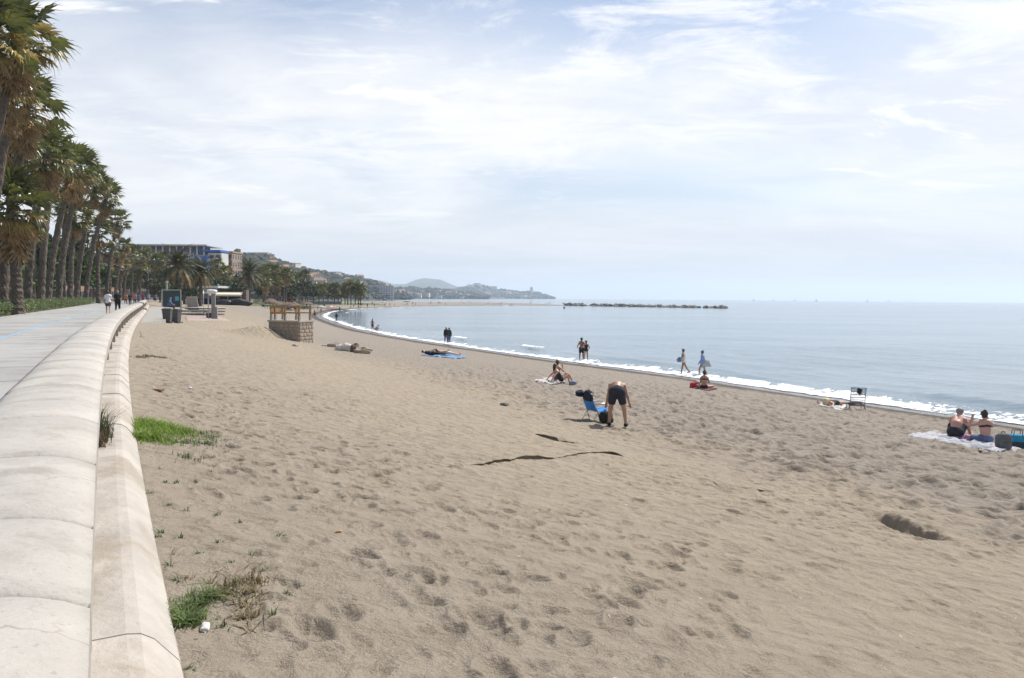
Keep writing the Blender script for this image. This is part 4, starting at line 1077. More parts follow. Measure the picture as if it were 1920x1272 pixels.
def skeleton(H=1.72, lean=0, chest=None, neck=0, arms=((5, 8, 10), (5, 8, 10)), legs=((0, 4, 0), (0, 4, 0)), turn=0, build=1.0, root=None, arm_in=None):
    """limbs of a figure facing +Y; angles in degrees: lean forward, arms (forward, out, elbow), legs (forward, out, knee)"""
    s = H / 1.72; K = {}; r = R
    chest = lean if chest is None else chest
    dirf = lambda a: np.array([0, math.sin(r(a)), math.cos(r(a))])
    pel = np.zeros(3); mid = pel + dirf(lean) * 0.24 * s; up = mid + dirf(chest) * 0.23 * s; nb = up + dirf(chest + neck * .4) * 0.07 * s; hd = nb + dirf(chest + neck) * 0.15 * s
    X = np.array([1.0, 0, 0]); b = build
    c = lambda k, a, e, ra, rb: K.__setitem__(k, (np.array(a), np.array(e), ra * s, rb * s))
    c('pelvis', pel - X * .075 * s, pel + X * .075 * s, .108 * b, .108 * b)
    c('belly', pel + dirf(lean) * 0.03, mid, .125 * b, .118 * b)
    for n, sg in (('L', -1), ('R', 1)):
        c('chest' + n, mid + X * sg * .045 * s, up + X * sg * .075 * s, .098 * b, .095)
        c('shoulder' + n, up + X * sg * .06 * s - dirf(chest) * .01, up + X * sg * .165 * s - dirf(chest) * .035 * s, .07, .06)
    c('neck', up, nb + dirf(chest + neck) * .05 * s, .056, .05)
    hf = np.array([0, math.cos(r(chest + neck)), -math.sin(r(chest + neck))])      # facing of the head
    tw = r(turn); hf = np.array([math.sin(tw) * hf[1], math.cos(tw) * hf[1], hf[2]])
    c('head', hd - dirf(chest + neck) * .035 * s + hf * .012, hd + dirf(chest + neck) * .03 * s, .074, .088)
    c('nose', hd + hf * .088 * s - dirf(chest + neck) * .005, hd + hf * .098 * s - dirf(chest + neck) * .03, .011, .014)
    K['_hd'] = hd; K['_hf'] = hf; K['_hu'] = dirf(chest + neck)
    side = np.cross(hf, dirf(chest + neck)); side /= np.linalg.norm(side)
    for n, sg in (('L', -1), ('R', 1)): c('ear' + n, hd + side * sg * .085 * s - dirf(chest + neck) * .012, hd + side * sg * .087 * s + dirf(chest + neck) * .02, .016, .018)
    for n, sg, (fw, ot, el) in (('L', -1, arms[0]), ('R', 1, arms[1])):
        sh = up + X * sg * .175 * s - dirf(chest) * .04 * s
        d = np.array([sg * math.sin(r(ot)), math.sin(r(fw)) * math.cos(r(ot)), -math.cos(r(fw)) * math.cos(r(ot))]); elb = sh + d * .285 * s
        ti = -0.35 * sg * abs(math.sin(r(el))) if arm_in is None else -sg * arm_in
        d2 = np.array([sg * math.sin(r(ot)) * math.cos(r(el)) + ti, math.sin(r(fw + el)) * math.cos(r(ot)), -math.cos(r(fw + el)) * math.cos(r(ot))]); d2 /= np.linalg.norm(d2)
        wr = elb + d2 * .25 * s
        c('uarm' + n, sh, elb, .05 * b, .041); c('farm' + n, elb, wr, .041, .027); c('palm' + n, wr, wr + d2 * .07 * s, .027, .033)
        K['_hand' + n] = (wr + d2 * .075 * s, d2, sg)
    for n, sg, (fw, ot, kn) in (('L', -1, legs[0]), ('R', 1, legs[1])):
        hp = pel + X * sg * .088 * s - np.array([0, 0, .03 * s])
        d = np.array([sg * math.sin(r(ot)), math.sin(r(fw)) * math.cos(r(ot)), -math.cos(r(fw)) * math.cos(r(ot))]); kp = hp + d * .42 * s
        cross = kn == 'x'
        if cross: kn = 100
        a2 = fw - kn; d2 = np.array([sg * math.sin(r(ot)) * 0.5, math.sin(r(a2)), -math.cos(r(a2))]); d2 = np.array([-sg * .92, -.28, -.12]) if cross else d2; d2 /= np.linalg.norm(d2); an = kp + d2 * .40 * s
        a3 = a2 + 90 if not root else a2 + 60
        if not root and -60 < a2 < 60: a3 = max(78, min(a3, 100))
        fd = np.array([sg * .15, math.sin(r(a3)), -math.cos(r(a3))]); fd /= np.linalg.norm(fd)
        c('thigh' + n, hp, kp, .090 * b, .058); c('shin' + n, kp, an, .058, .037); c('calf' + n, kp + d2 * .06 * s - np.cross(d2, X) * 0.02, kp + d2 * .2 * s - np.cross(d2, X) * 0.02, .045, .04)
        c('foot' + n, an - fd * .035 * s + np.array([0, 0, -.03 * s]) * (a3 > 70), an + fd * .155 * s + np.array([0, 0, -.045 * s]) * (a3 > 70), .036, .03)
    if root is not None:            # tip the whole figure about X, then roll about Y
        M = _rx(r(root[0])); M = _ry(r(root[1])) @ M
        for k, v in list(K.items()):
            if k.startswith('_hand'): K[k] = (M @ v[0], M @ v[1], v[2])
            elif k.startswith('_'): K[k] = M @ v
            else: K[k] = (M @ v[0], M @ v[1], v[2], v[3])
    zmin = min(min(v[0][2] - v[2], v[1][2] - v[3]) for k, v in K.items() if not k.startswith('_'))
    o = np.array([0, 0, -zmin])
    for k, v in list(K.items()):
        if k.startswith('_hand'): K[k] = (v[0] + o, v[1], v[2])
        elif k == '_hd': K[k] = v + o
        elif k.startswith('_'): pass
        else: K[k] = (v[0] + o, v[1] + o, v[2], v[3])
    return K
CLOTHES = {
    'shorts': dict(pelvis=(None, None), belly=(None, .30), thighL=(-.3, .72), thighR=(-.3, .72)),
    'briefs': dict(pelvis=(None, None), belly=(None, .12), thighL=(-.3, .14), thighR=(-.3, .14)),
    'trousers': dict(pelvis=(None, None), belly=(None, .30), thighL=(-.3, None), thighR=(-.3, None), shinL=(None, .93), shinR=(None, .93)),
    'shirt': dict(pelvis=(None, None), belly=(None, None), chestL=(None, None), chestR=(None, None), shoulderL=(None, None), shoulderR=(None, None), uarmL=(-.3, .72), uarmR=(-.3, .72)),
    'long_shirt': dict(pelvis=(None, None), belly=(None, None), chestL=(None, None), chestR=(None, None), shoulderL=(None, None), shoulderR=(None, None), uarmL=(-.3, None), uarmR=(-.3, None), farmL=(None, .9), farmR=(None, .9)),
    'shoes': dict(footL=(None, None), footR=(None, None)),
    'vest': dict(pelvis=(None, None), belly=(None, None), chestL=(None, .95), chestR=(None, .95)),
    'bikini_top': dict(chestL=(.42, .70), chestR=(.42, .70)),
    'swimsuit': dict(pelvis=(None, None), belly=(None, None), chestL=(None, .8), chestR=(None, .8), thighL=(-.3, .10), thighR=(-.3, .10)),
}
SKIN = {'fair': mat('skin_fair', (0.46, 0.29, 0.21), 0.10, 5, 0.5), 'tan': mat('skin_tan', (0.37, 0.215, 0.14), 0.10, 5, 0.5), 'brown': mat('skin_brown', (0.24, 0.13, 0.085), 0.10, 5, 0.5), 'red': mat('skin_sunburnt', (0.45, 0.25, 0.19), 0.10, 5, 0.5)}
def cloth(c): return mat('cloth_%d_%d_%d' % tuple(int(x * 255) for x in c), c, 0.18, 7, 0.9, 0.01, 12)
HAIRM = {'dark': mat('hair_dark', (0.022, 0.017, 0.014), 0.3, 20, 0.55), 'brown': mat('hair_brown', (0.065, 0.038, 0.02), 0.3, 20, 0.55), 'grey': mat('hair_grey', (0.20, 0.19, 0.18), 0.2, 20, 0.6), 'blond': mat('hair_blond', (0.26, 0.17, 0.08), 0.2, 20, 0.55)}
def fingers(K, sc=1.0):
    b = MB()
    for n in 'LR':
        p, d, sg = K['_hand' + n]; p = Vector(p); d = Vector(d)
        w = d.cross(Vector((0, 1, 0.3))); w = (w if w.length > .1 else d.cross(Vector((1, 0, 0)))).normalized(); up = w.cross(d).normalized()
        for i, L in enumerate((.072, .08, .074, .058)):
            o = w * ((i - 1.5) * .017) * sc; q = p + o - d * .03
            b.tube([q, q + d * L * .6 * sc, q + (d * .9 * L - up * .022) * sc, q + (d * 1.05 * L - up * .045) * sc], [.009, .0085, .008, .006], 5)
        t = p - d * .045 - w * sg * .022
        b.tube([t, t + (d * .03 - w * sg * .02) * sc, t + (d * .062 - w * sg * .022 - up * .012) * sc], [.011, .010, .007], 5)
    return b
def person(label, loc, rz, sk, wear, skin='tan', hair='dark', hairstyle='short', h=0.018, group=None, hat=None, name='person', hands=True):
    """a figure: one continuous body, clothes and hair as its parts"""
    o = empty(name, loc, rz); tag(o, label, 'person', group)
    K = sk; caps = [(*v, None, None) for k, v in K.items() if not k.startswith('_')]
    V, Q = caps_mesh('body', caps, h)
    F = [tuple(q) for q in Q.tolist()]; VV = [tuple(v) for v in V.tolist()]
    if hands:
        fb = fingers(K); n = len(VV); VV += fb.v; F += [tuple(n + i for i in f) for f in fb.f]
    me = bpy.data.meshes.new('body'); me.from_pydata(VV, [], F); me.polygons.foreach_set('use_smooth', [True] * len(F)); link('body', me, SKIN[skin], o)
    inf = 0.012
    for kind, colr in wear:
        spec = CLOTHES[kind]; ex = inf if kind in ('briefs', 'bikini_top', 'swimsuit') else 0.020 if kind != 'shorts' else 0.026
        if kind in ('shirt', 'long_shirt', 'vest'): ex += 0.012
        cc = [(K[k][0], K[k][1], K[k][2] + ex, K[k][3] + ex, t0, t1) for k, (t0, t1) in spec.items()]
        v, q = caps_mesh(kind, cc, h, 0.03); link({'briefs': 'swim_briefs', 'vest': 'top', 'long_shirt': 'shirt'}.get(kind, kind), np_mesh(kind, v, q), cloth(colr), o)
    hd, hf, hu = K['_hd'], K['_hf'], K['_hu']
    def cut(G): return (G - hd) @ (hf * .82 - hu * .57) - 0.034
    a = K['head']; cc = [(a[0], a[1], a[2] + .012, a[3] + .016, None, None)]
    if hairstyle == 'bun': cc.append((hd + hu * .09 - hf * .05, hd + hu * .12 - hf * .06, .045, .045, None, None))
    if hairstyle == 'long': cc += [(hd - hf * .05, hd - hf * .075 - hu * .24, .07, .055, None, None)]
    if hairstyle == 'tail': cc += [(hd - hf * .09 + hu * .03, hd - hf * .11 - hu * .22, .035, .022, None, None)]
    if hairstyle != 'bald':
        v, q = caps_mesh('hair', cc, h * .8, 0.02, cut); link('hair', np_mesh('hair', v, q), HAIRM[hair], o)
    if hat is not None:
        b = MB(); b.lathe([(.165, 0.0), (.17, 0.012), (.105, .018), (.11, .075), (.085, .105), (.02, .112)], sides=18)
        t = b.build('hat', cloth(hat), o, True); t.location = tuple(hd + hu * .035); t.rotation_mode = 'QUATERNION'; t.rotation_quaternion = Vector(hu).to_track_quat('Z', 'Y')
    return o
def facing(v):      # angle that turns +Y to a direction given in degrees right of the view direction
    return -R(v)

def stand_at(px, py): return on_sand(px, py)
WALK = dict(arms=((-18, 8, 15), (22, 8, 20)), legs=((24, 3, 8), (-20, 3, 18)))
WALK2 = dict(arms=((20, 8, 15), (-18, 8, 20)), legs=((-22, 3, 22), (20, 3, 6)))
# the man bending down by his chair, seen from behind
person('shirtless man in navy shorts bending far down beside the blue beach chair', on_sand(1156, 801), facing(8),
       skeleton(1.84, lean=56, chest=94, neck=35, arms=((12, 12, 8), (8, 18, 14)), legs=((12, 10, 8), (4, 14, 4)), build=1.14, arm_in=0.02), [('shorts', (0.018, 0.022, 0.034)), ('shoes', (0.012, 0.013, 0.016))], 'tan', 'brown')
# couple on the long towel at the right
person('shirtless man in dark swim shorts sitting hunched on the long towel', on_sand(1791, 822), facing(42),
       skeleton(1.90, lean=28, chest=50, neck=-12, arms=((62, 6, 22), (84, 8, 6)), legs=((130, 14, 98), (136, 18, 106)), build=1.16), [('shorts', (0.02, 0.022, 0.03))], 'red', 'grey')
person('woman in a dark bikini and blue skirt sitting upright on the long towel, arms raised', on_sand(1847, 832), facing(2),
       skeleton(1.80, lean=4, chest=8, neck=4, arms=((70, 28, 95), (66, 34, 100)), legs=((96, 42, 'x'), (96, 42, 'x')), build=1.06), [('bikini_top', (0.03, 0.028, 0.03)), ('shorts', (0.10, 0.13, 0.24))], 'red', 'dark', 'bun')
# sunbather with the straw hat near the empty folding chair
person('sunbather lying on a white towel with a straw hat near the empty folding chair', on_sand(1566, 763), facing(-125),
       skeleton(1.66, neck=-25, arms=((150, 25, 60), (150, 25, 60)), legs=((0, 6, 0), (0, 6, 0)), root=(-88, 0)), [('swimsuit', (0.03, 0.03, 0.035))], 'tan', 'brown', hat=(0.55, 0.44, 0.28))
# seated pair in the middle
person('woman in a dark red bikini sitting upright on the pale towel, drinking, hair tied up', on_sand(1043, 717), facing(40),
       skeleton(1.66, lean=6, chest=10, neck=-6, arms=((40, 10, 30), (55, 10, 118)), legs=((108, 10, 50), (100, 10, 30))), [('bikini_top', (0.10, 0.02, 0.02)), ('briefs', (0.16, 0.03, 0.035))], 'tan', 'brown', 'bun')
person('reclining person with long dark hair and bent knees in front of the woman drinking', on_sand(1052, 720), facing(72),
       skeleton(1.66, lean=-38, chest=-30, neck=22, arms=((-48, 12, 10), (-46, 12, 10)), legs=((132, 6, 106), (124, 8, 96))), [('swimsuit', (0.02, 0.02, 0.022))], 'fair', 'dark', 'long')
# couple hugging at the waterline
person('taller shirtless person of the embracing couple at the waterline, dark shorts', on_sand(1090, 677), facing(-6),
       skeleton(1.84, arms=((8, 24, 60), (20, 22, 80)), legs=((2, 4, 2), (-4, 4, 2))), [('shorts', (0.02, 0.022, 0.03))], 'brown', 'dark')
person('shorter person in a black swimsuit leaning on the taller one at the waterline', on_sand(1098.5, 678), facing(-14),
       skeleton(1.66, arms=((14, 30, 70), (20, 34, 50)), legs=((4, 4, 4), (-2, 5, 2))), [('swimsuit', (0.012, 0.012, 0.015))], 'tan', 'brown', 'tail')
# two women walking along the surf
person('walking woman in a pale top and dark shorts carrying a blue cloth along the surf', on_sand(1281, 702), facing(-80),
       skeleton(1.70, lean=2, arms=((30, 6, 40), (-12, 30, 62)), legs=((10, 3, 2), (-24, 3, 14))), [('vest', (0.50, 0.49, 0.46)), ('briefs', (0.03, 0.03, 0.04))], 'brown', 'dark')
person('walking woman in a light blue shirt with a pale beach bag along the surf', on_sand(1318, 706), facing(-78),
       skeleton(1.66, lean=6, arms=((8, 8, 12), (12, 8, 30)), legs=((34, 3, 30), (-14, 3, 8))), [('long_shirt', (0.18, 0.27, 0.48)), ('shorts', (0.30, 0.31, 0.30))], 'tan', 'dark', 'bun')
person('woman in a bikini sitting cross-legged on the sand beside a red bag', on_sand(1320, 731), facing(22),
       skeleton(1.66, lean=4, chest=10, neck=0, arms=((36, 8, 40), (40, 8, 40)), legs=((96, 46, 'x'), (96, 46, 'x'))), [('bikini_top', (0.05, 0.02, 0.03)), ('briefs', (0.05, 0.02, 0.03))], 'tan', 'brown', 'bun')
# dark clothed couple further along
person('person in a black jacket and blue jeans, left of the strolling pair by the water', on_sand(836.5, 643.5), facing(-10), skeleton(1.78, **WALK), [('long_shirt', (0.014, 0.014, 0.016)), ('trousers', (0.05, 0.08, 0.15))], 'tan', 'grey', h=.025, hands=False)
person('person in a dark jacket and jeans, right of the strolling pair by the water', on_sand(842, 644), facing(-14), skeleton(1.72, **WALK2), [('long_shirt', (0.022, 0.028, 0.04)), ('trousers', (0.06, 0.09, 0.16))], 'fair', 'dark', h=.025, hands=False)
person('shirtless person lying face up on the blue towel, head raised, beside a dark bundle', on_sand(838, 669), facing(82), skeleton(1.74, lean=-8, neck=30, arms=((20, 14, 10), (20, 14, 10)), legs=((0, 5, 0), (0, 5, 0)), root=(78, 0)), [('shorts', (0.55, 0.55, 0.54))], 'fair', 'brown', h=.022)
person('person in dark clothes lying on the towel next to the shirtless one', on_sand(812, 667), facing(78), skeleton(1.70, neck=20, arms=((20, 14, 10), (20, 14, 10)), legs=((12, 5, 30), (0, 5, 0)), root=(86, 0)), [('shirt', (0.02, 0.025, 0.045)), ('trousers', (0.02, 0.024, 0.04))], 'tan', 'dark', h=.022)
person('shirtless person standing with hands on hips where the surf curves away', on_sand(698.5, 621), facing(30), skeleton(1.76, arms=((-8, 38, 85), (-8, 38, 85))), [('shorts', (0.12, 0.05, 0.04))], 'brown', 'dark', h=.025, hands=False)
person('person crouching at the feet of the one with hands on hips', on_sand(703.5, 622.5), facing(60), skeleton(1.66, lean=40, chest=55, neck=-20, arms=((60, 8, 20), (60, 8, 20)), legs=((112, 12, 128), (104, 12, 124))), [('shorts', (0.10, 0.10, 0.16)), ('bikini_top', (0.3, 0.1, 0.1))], 'tan', 'brown', h=.025, hands=False)
person('person in a dark blue wetsuit standing in the curve of the white surf', on_sand(631, 603), facing(20), skeleton(1.78, **WALK), [('long_shirt', (0.015, 0.025, 0.07)), ('trousers', (0.02, 0.035, 0.10))], 'tan', 'dark', h=.03, hands=False)
person('tanned person in dark swimwear walking on the sand right of the wooden rail', on_sand(590, 596.5), facing(-30), skeleton(1.78, **WALK2), [('shorts', (0.03, 0.02, 0.02))], 'brown', 'dark', h=.03, hands=False)
person('tanned person standing farther off between the thatched shades and the surf', on_sand(602, 589), facing(40), skeleton(1.70), [('swimsuit', (0.03, 0.03, 0.03))], 'tan', 'brown', h=.03, hands=False)
# people on the promenade
def on_prom(px, py): p = at_z(px, py, 3.5); return (p[0], p[1], 3.5)
person('man in a white t-shirt and dark shorts walking away on the promenade', on_prom(203, 588), facing(-24), skeleton(1.80, build=1.1, **WALK), [('shirt', (0.62, 0.61, 0.63)), ('shorts', (0.05, 0.05, 0.06))], 'tan', 'dark', h=.022, hands=False)
person('large man in black shirt and trousers walking beside the one in white', on_prom(221, 586), facing(-24), skeleton(1.84, build=1.2, **WALK2), [('shirt', (0.012, 0.012, 0.014)), ('trousers', (0.014, 0.014, 0.016))], 'tan', 'grey', h=.022, hands=False)
for px, py, H, lab, wear, st in [(244, 573, 1.72, 'person in black top and dark jeans, leftmost of the far promenade group', [('shirt', (0.02, 0.02, 0.025)), ('trousers', (0.04, 0.05, 0.08))], WALK),
        (253, 572, 1.76, 'person in a salmon shirt in the far promenade group', [('shirt', (0.40, 0.17, 0.12)), ('trousers', (0.03, 0.03, 0.04))], WALK2),
        (260, 570.5, 1.66, 'person in blue in the middle of the far promenade group', [('shirt', (0.06, 0.13, 0.30)), ('trousers', (0.04, 0.06, 0.12))], WALK),
        (268, 568.5, 1.76, 'person in a dark red top in the far promenade group', [('shirt', (0.22, 0.04, 0.05)), ('trousers', (0.02, 0.02, 0.03))], WALK2),
        (279, 567.5, 1.80, 'person in a pale blue shirt, rightmost of the far promenade group', [('shirt', (0.25, 0.34, 0.48)), ('shorts', (0.10, 0.11, 0.13))], WALK),
        (236, 571, 1.70, 'person in an orange top behind the big man in black', [('shirt', (0.42, 0.16, 0.06)), ('trousers', (0.05, 0.05, 0.06))], WALK2),
        (292, 565.5, 1.74, 'bareheaded person in grey at the far bend of the parapet', [('shirt', (0.2, 0.2, 0.2)), ('trousers', (0.06, 0.06, 0.07))], WALK)]:
    person(lab, on_prom(px, py), facing(-22), skeleton(H, **st), wear, 'tan', random.choice(('dark', 'brown', 'grey')), h=.032, hands=False)
# far beachgoers on the sand spit: five poses, copied
def tiny(pose, wear, skin, what): return person('tiny %s on the far sand around the bay' % what, (0, 0, -50), 0, pose, wear, skin, h=.045, group='%s on the far sand' % what, hands=False)
TINY = [tiny(skeleton(1.74), [('shorts', (0.03, 0.03, 0.05))], 'brown', 'standing bather in dark shorts'), tiny(skeleton(1.68, **WALK), [('swimsuit', (0.03, 0.03, 0.03))], 'tan', 'walking bather in a dark swimsuit'),
        tiny(skeleton(1.7, lean=4, chest=10, arms=((30, 8, 30), (30, 8, 30)), legs=((122, 12, 90), (110, 12, 70))), [('shorts', (0.05, 0.05, 0.09))], 'tan', 'seated bather'),
        tiny(skeleton(1.78, **WALK2), [('shirt', (0.05, 0.06, 0.10)), ('trousers', (0.03, 0.03, 0.04))], 'tan', 'walker in dark clothes')]
used = set()
for i, (px, py, k) in enumerate([(596, 583, 1), (637, 586, 3), (658, 578, 2), (663, 577.5, 1), (672, 576.5, 2), (677, 576, 0), (689, 576.5, 3), (698, 572, 0), (702, 575.5, 0), (721, 574, 2), (731, 574.5, 1), (740, 573, 2), (764, 571.5, 2), (774, 572, 0), (779, 572, 2), (804, 571, 2),
        (808, 571, 0), (822, 571, 0), (825, 571, 1), (835, 571.5, 2), (870, 570, 2), (882, 570.5, 0), (913, 571, 2), (916, 570.8, 0), (925, 571.5, 2), (932, 571.5, 2), (936, 571.3, 2), (940, 571, 1), (960, 571.5, 2), (995, 570, 0), (1024, 571.5, 2), (1028, 571, 1), (1031, 570.5, 0), (842, 566.8, 0), (866, 567.5, 2), (878, 567.5, 1), (575, 578, 3), (582, 577, 1), (608, 577, 0), (622, 577, 2)]):
    p = on_sand(px, py); o = TINY[k] if k not in used else copy_tree(TINY[k]); used.add(k)
    o.location = p; o.rotation_euler = (0, 0, random.uniform(0, 6.28))

# ------------------------------------------------------------------ things on the beach
def cloth_sheet(name, label, px_quad, colr, n=26, thick=0.012, wrinkle=0.02, seed=1, cat='towel', col2=None, m0=None):
    P = [march(*q) for q in px_quad]
    u, v = np.meshgrid(np.linspace(0, 1, n), np.linspace(0, 1, n), indexing='ij'); a = [np.array(p) for p in P]
    XY = ((1 - u) * (1 - v))[..., None] * a[0] + (u * (1 - v))[..., None] * a[1] + (u * v)[..., None] * a[2] + ((1 - u) * v)[..., None] * a[3]
    XY = XY + 0.04 * np.stack([fbm(u * 4, v * 4, 2, seed), fbm(u * 4, v * 4, 2, seed + 9)], -1)
    z = ground(XY[..., 0].ravel(), XY[..., 1].ravel()).reshape(n, n); z = (z + np.roll(z, 1, 0) + np.roll(z, 1, 1)) / 3 * 0.5 + z * 0.5
    z = z + 0.03 + wrinkle * (fbm(u * 6, v * 9, 3, seed) + .4)
    top = np.concatenate([XY, z[..., None]], -1).reshape(-1, 3); bot = top - np.array([0, 0, thick])
    Q = grid_quads(n, n)[:, ::-1]; V = np.vstack([top, bot]); Q2 = (Q + n * n)[:, ::-1]
    rim = [i * n for i in range(n)] + [(n - 1) * n + j for j in range(1, n)] + [i * n + n - 1 for i in range(n - 2, -1, -1)] + [j for j in range(n - 2, 0, -1)]
    S = np.array([[rim[k], rim[(k + 1) % len(rim)], rim[(k + 1) % len(rim)] + n * n, rim[k] + n * n] for k in range(len(rim))])
    me = np_mesh(name, V, np.vstack([Q, Q2, S])); bm_fix(me)
    m = m0 or cloth(colr)
    if col2:
        m, nt, p = new_mat('printed_cloth'); g = nd(nt, 'ShaderNodeNewGeometry'); f = mrange(nt, noise_node(nt, 3.2, 3, 0.5, g.outputs['Position'], 1.2), 0.5, 0.54)
        nt.links.new(nmix(nt, f, colr, col2), p.inputs['Base Color']); p.inputs['Roughness'].default_value = 0.9
    return tag(link(name, me, m), label, cat)
cloth_sheet('beach_towel', 'long white and grey printed sheet under the couple at the right edge', [(1700, 818), (1752, 810), (1915, 842), (1868, 848)], (0.36, 0.36, 0.37), col2=(0.23, 0.245, 0.28), n=36, seed=2)
cloth_sheet('purple_wrap', 'crumpled purple cloth between the seated man and woman', [(1795, 826), (1812, 818), (1828, 824), (1815, 830)], (0.13, 0.05, 0.22), wrinkle=0.12, n=16, seed=5, cat='cloth')
cloth_sheet('beach_towel', 'white towel under the sunbather with the straw hat', [(1533, 763), (1548, 757), (1592, 763), (1578, 769)], (0.46, 0.46, 0.45), seed=8)
cloth_sheet('beach_towel', 'pale towel under the woman drinking', [(1000, 716), (1030, 711), (1062, 719), (1038, 723)], (0.44, 0.41, 0.40), seed=11, wrinkle=0.05)
cloth_sheet('beach_towel', 'blue towel under the two people lying in mid beach', [(790, 667), (806, 663), (876, 671), (860, 675)], (0.12, 0.22, 0.36), seed=13, wrinkle=0.03)
cloth_sheet('beach_towel', 'dark towel spread under the woman beside the red bag', [(1292, 727), (1310, 723), (1346, 731), (1328, 735)], (0.10, 0.03, 0.04), seed=15)
STEEL = mat('chair_steel', (0.45, 0.46, 0.48), 0.1, 5, 0.35, metal=0.8); DARKM = mat('dark_tube', (0.03, 0.035, 0.05), 0.1, 5, 0.4)
def soft_box(d, seed=0, power=0.6, nu=18, nv=10): return MB().blob((0, 0, d[2] / 2), d, seed, 0.03, nu, nv, power)
def backpack(label, loc, rz, colr, size=(0.36, 0.24, 0.46), strap=(0.03, 0.03, 0.03)):
    o = empty('backpack', loc, rz); tag(o, label, 'bag'); m = cloth(colr); w, d, h = size
    bb = soft_box(size, 3).build('body', m, o, True); soft_box((w * .72, d * .5, h * .45), 4).build('pocket', m, bb, True, (0, -d * .45, 0.02))
    for s in (-1, 1): MB().tube([(s * w * .22, d * .42, h * .9), (s * w * .26, d * .72, h * .6), (s * w * .26, d * .5, h * .12)], 0.022, 6).build('strap', cloth(strap), o, True)
    MB().tube([(-.05, d * .2, h * .96), (-.03, d * .2, h * 1.07), (.03, d * .2, h * 1.07), (.05, d * .2, h * .96)], 0.012, 6).build('handle', cloth(strap), o, True)
    return o
backpack('black backpack lying against the blue beach chair', on_sand(1137, 793), facing(-40), (0.012, 0.013, 0.016), (0.36, 0.28, 0.36))
backpack('grey backpack standing on the end of the long towel', on_sand(1881, 843), facing(15), (0.11, 0.115, 0.12), (0.42, 0.28, 0.50))
def cooler(loc, rz):
    o = empty('cooler_bag', loc, rz); tag(o, 'teal blue cooler bag with dark base at the right edge of the picture', 'bag')
    soft_box((0.42, 0.30, 0.24), 5, 0.3).build('base', cloth((0.03, 0.05, 0.07)), o, True); soft_box((0.43, 0.31, 0.24), 6, 0.3).build('body', cloth((0.02, 0.22, 0.36)), o, True, (0, 0, 0.17))
    for s in (-1, 1): MB().tube([(-.12, s * .14, .36), (-.10, s * .12, .55), (.10, s * .12, .55), (.12, s * .14, .36)], 0.012, 6).build('handle', cloth((0.02, 0.03, 0.05)), o, True)
cooler(on_sand(1906, 838), facing(20))
o = empty('red_bag', on_sand(1303, 728), 0.3); tag(o, 'red and white beach bag left of the woman sitting cross-legged', 'bag')
soft_box((0.5, 0.32, 0.36), 8, 0.5).build('body', cloth((0.42, 0.03, 0.05)), o, True); soft_box((0.26, 0.3, 0.2), 9, 0.6).build('rolled_towel', cloth((0.5, 0.45, 0.44)), o, True, (0.15, 0.0, 0.24))
for s in (-1, 1): MB().tube([(-.12, s * .1, .3), (0, s * .1, .48), (.12, s * .1, .3)], 0.012, 6).build('handle', cloth((0.42, 0.03, 0.05)), o, True)
soft = soft_box((0.36, 0.24, 0.22), 12, 0.6); o = soft.build('shoulder_bag', cloth((0.16, 0.20, 0.28)), None, True, on_sand(1074, 722)); tag(o, 'small blue grey bag at the feet of the reclining person', 'bag')
# pale tote carried by the woman in blue, blue cloth carried by the other
def hanging(name, label, px, py, D, w, h, colr, cat):
    c = at_d(px, py, D); n = 8; V = []
    for s in (0.02, -0.02):
        for i in range(n):
            for j in range(n):
                u, v = i / (n - 1) - .5, j / (n - 1); V.append((u * w * (1 - .45 * v), s * (1 - (2 * u) ** 2 * .5) + .02 * math.sin(7 * u + 5 * v), v * h))
    Q = grid_quads(n, n); q2 = (Q + n * n)[:, ::-1]
    rim = [i * n for i in range(n)] + [(n - 1) * n + j for j in range(1, n)] + [i * n + n - 1 for i in range(n - 2, -1, -1)] + [j for j in range(n - 2, 0, -1)]
    S = [[rim[k], rim[(k + 1) % len(rim)], rim[(k + 1) % len(rim)] + n * n, rim[k] + n * n] for k in range(len(rim))]
    me = np_mesh(name, V, np.vstack([Q, q2, S])); bm_fix(me); o = link(name, me, cloth(colr), None, tuple(c)); tag(o, label, cat); o.rotation_euler = (0, 0, -0.15)
D1, D2 = on_sand(1281, 702).y, on_sand(1318, 706).y
hanging('tote_bag', 'pale flat beach bag carried by the woman in the light blue shirt', 1324.5, 688, D2 - 0.18, 0.62, 0.42, (0.42, 0.40, 0.38), 'bag')
hanging('blue_cloth', 'blue cloth carried by the walking woman in the pale top', 1273.5, 679, D1 - 0.15, 0.30, 0.32, (0.12, 0.17, 0.34), 'cloth')

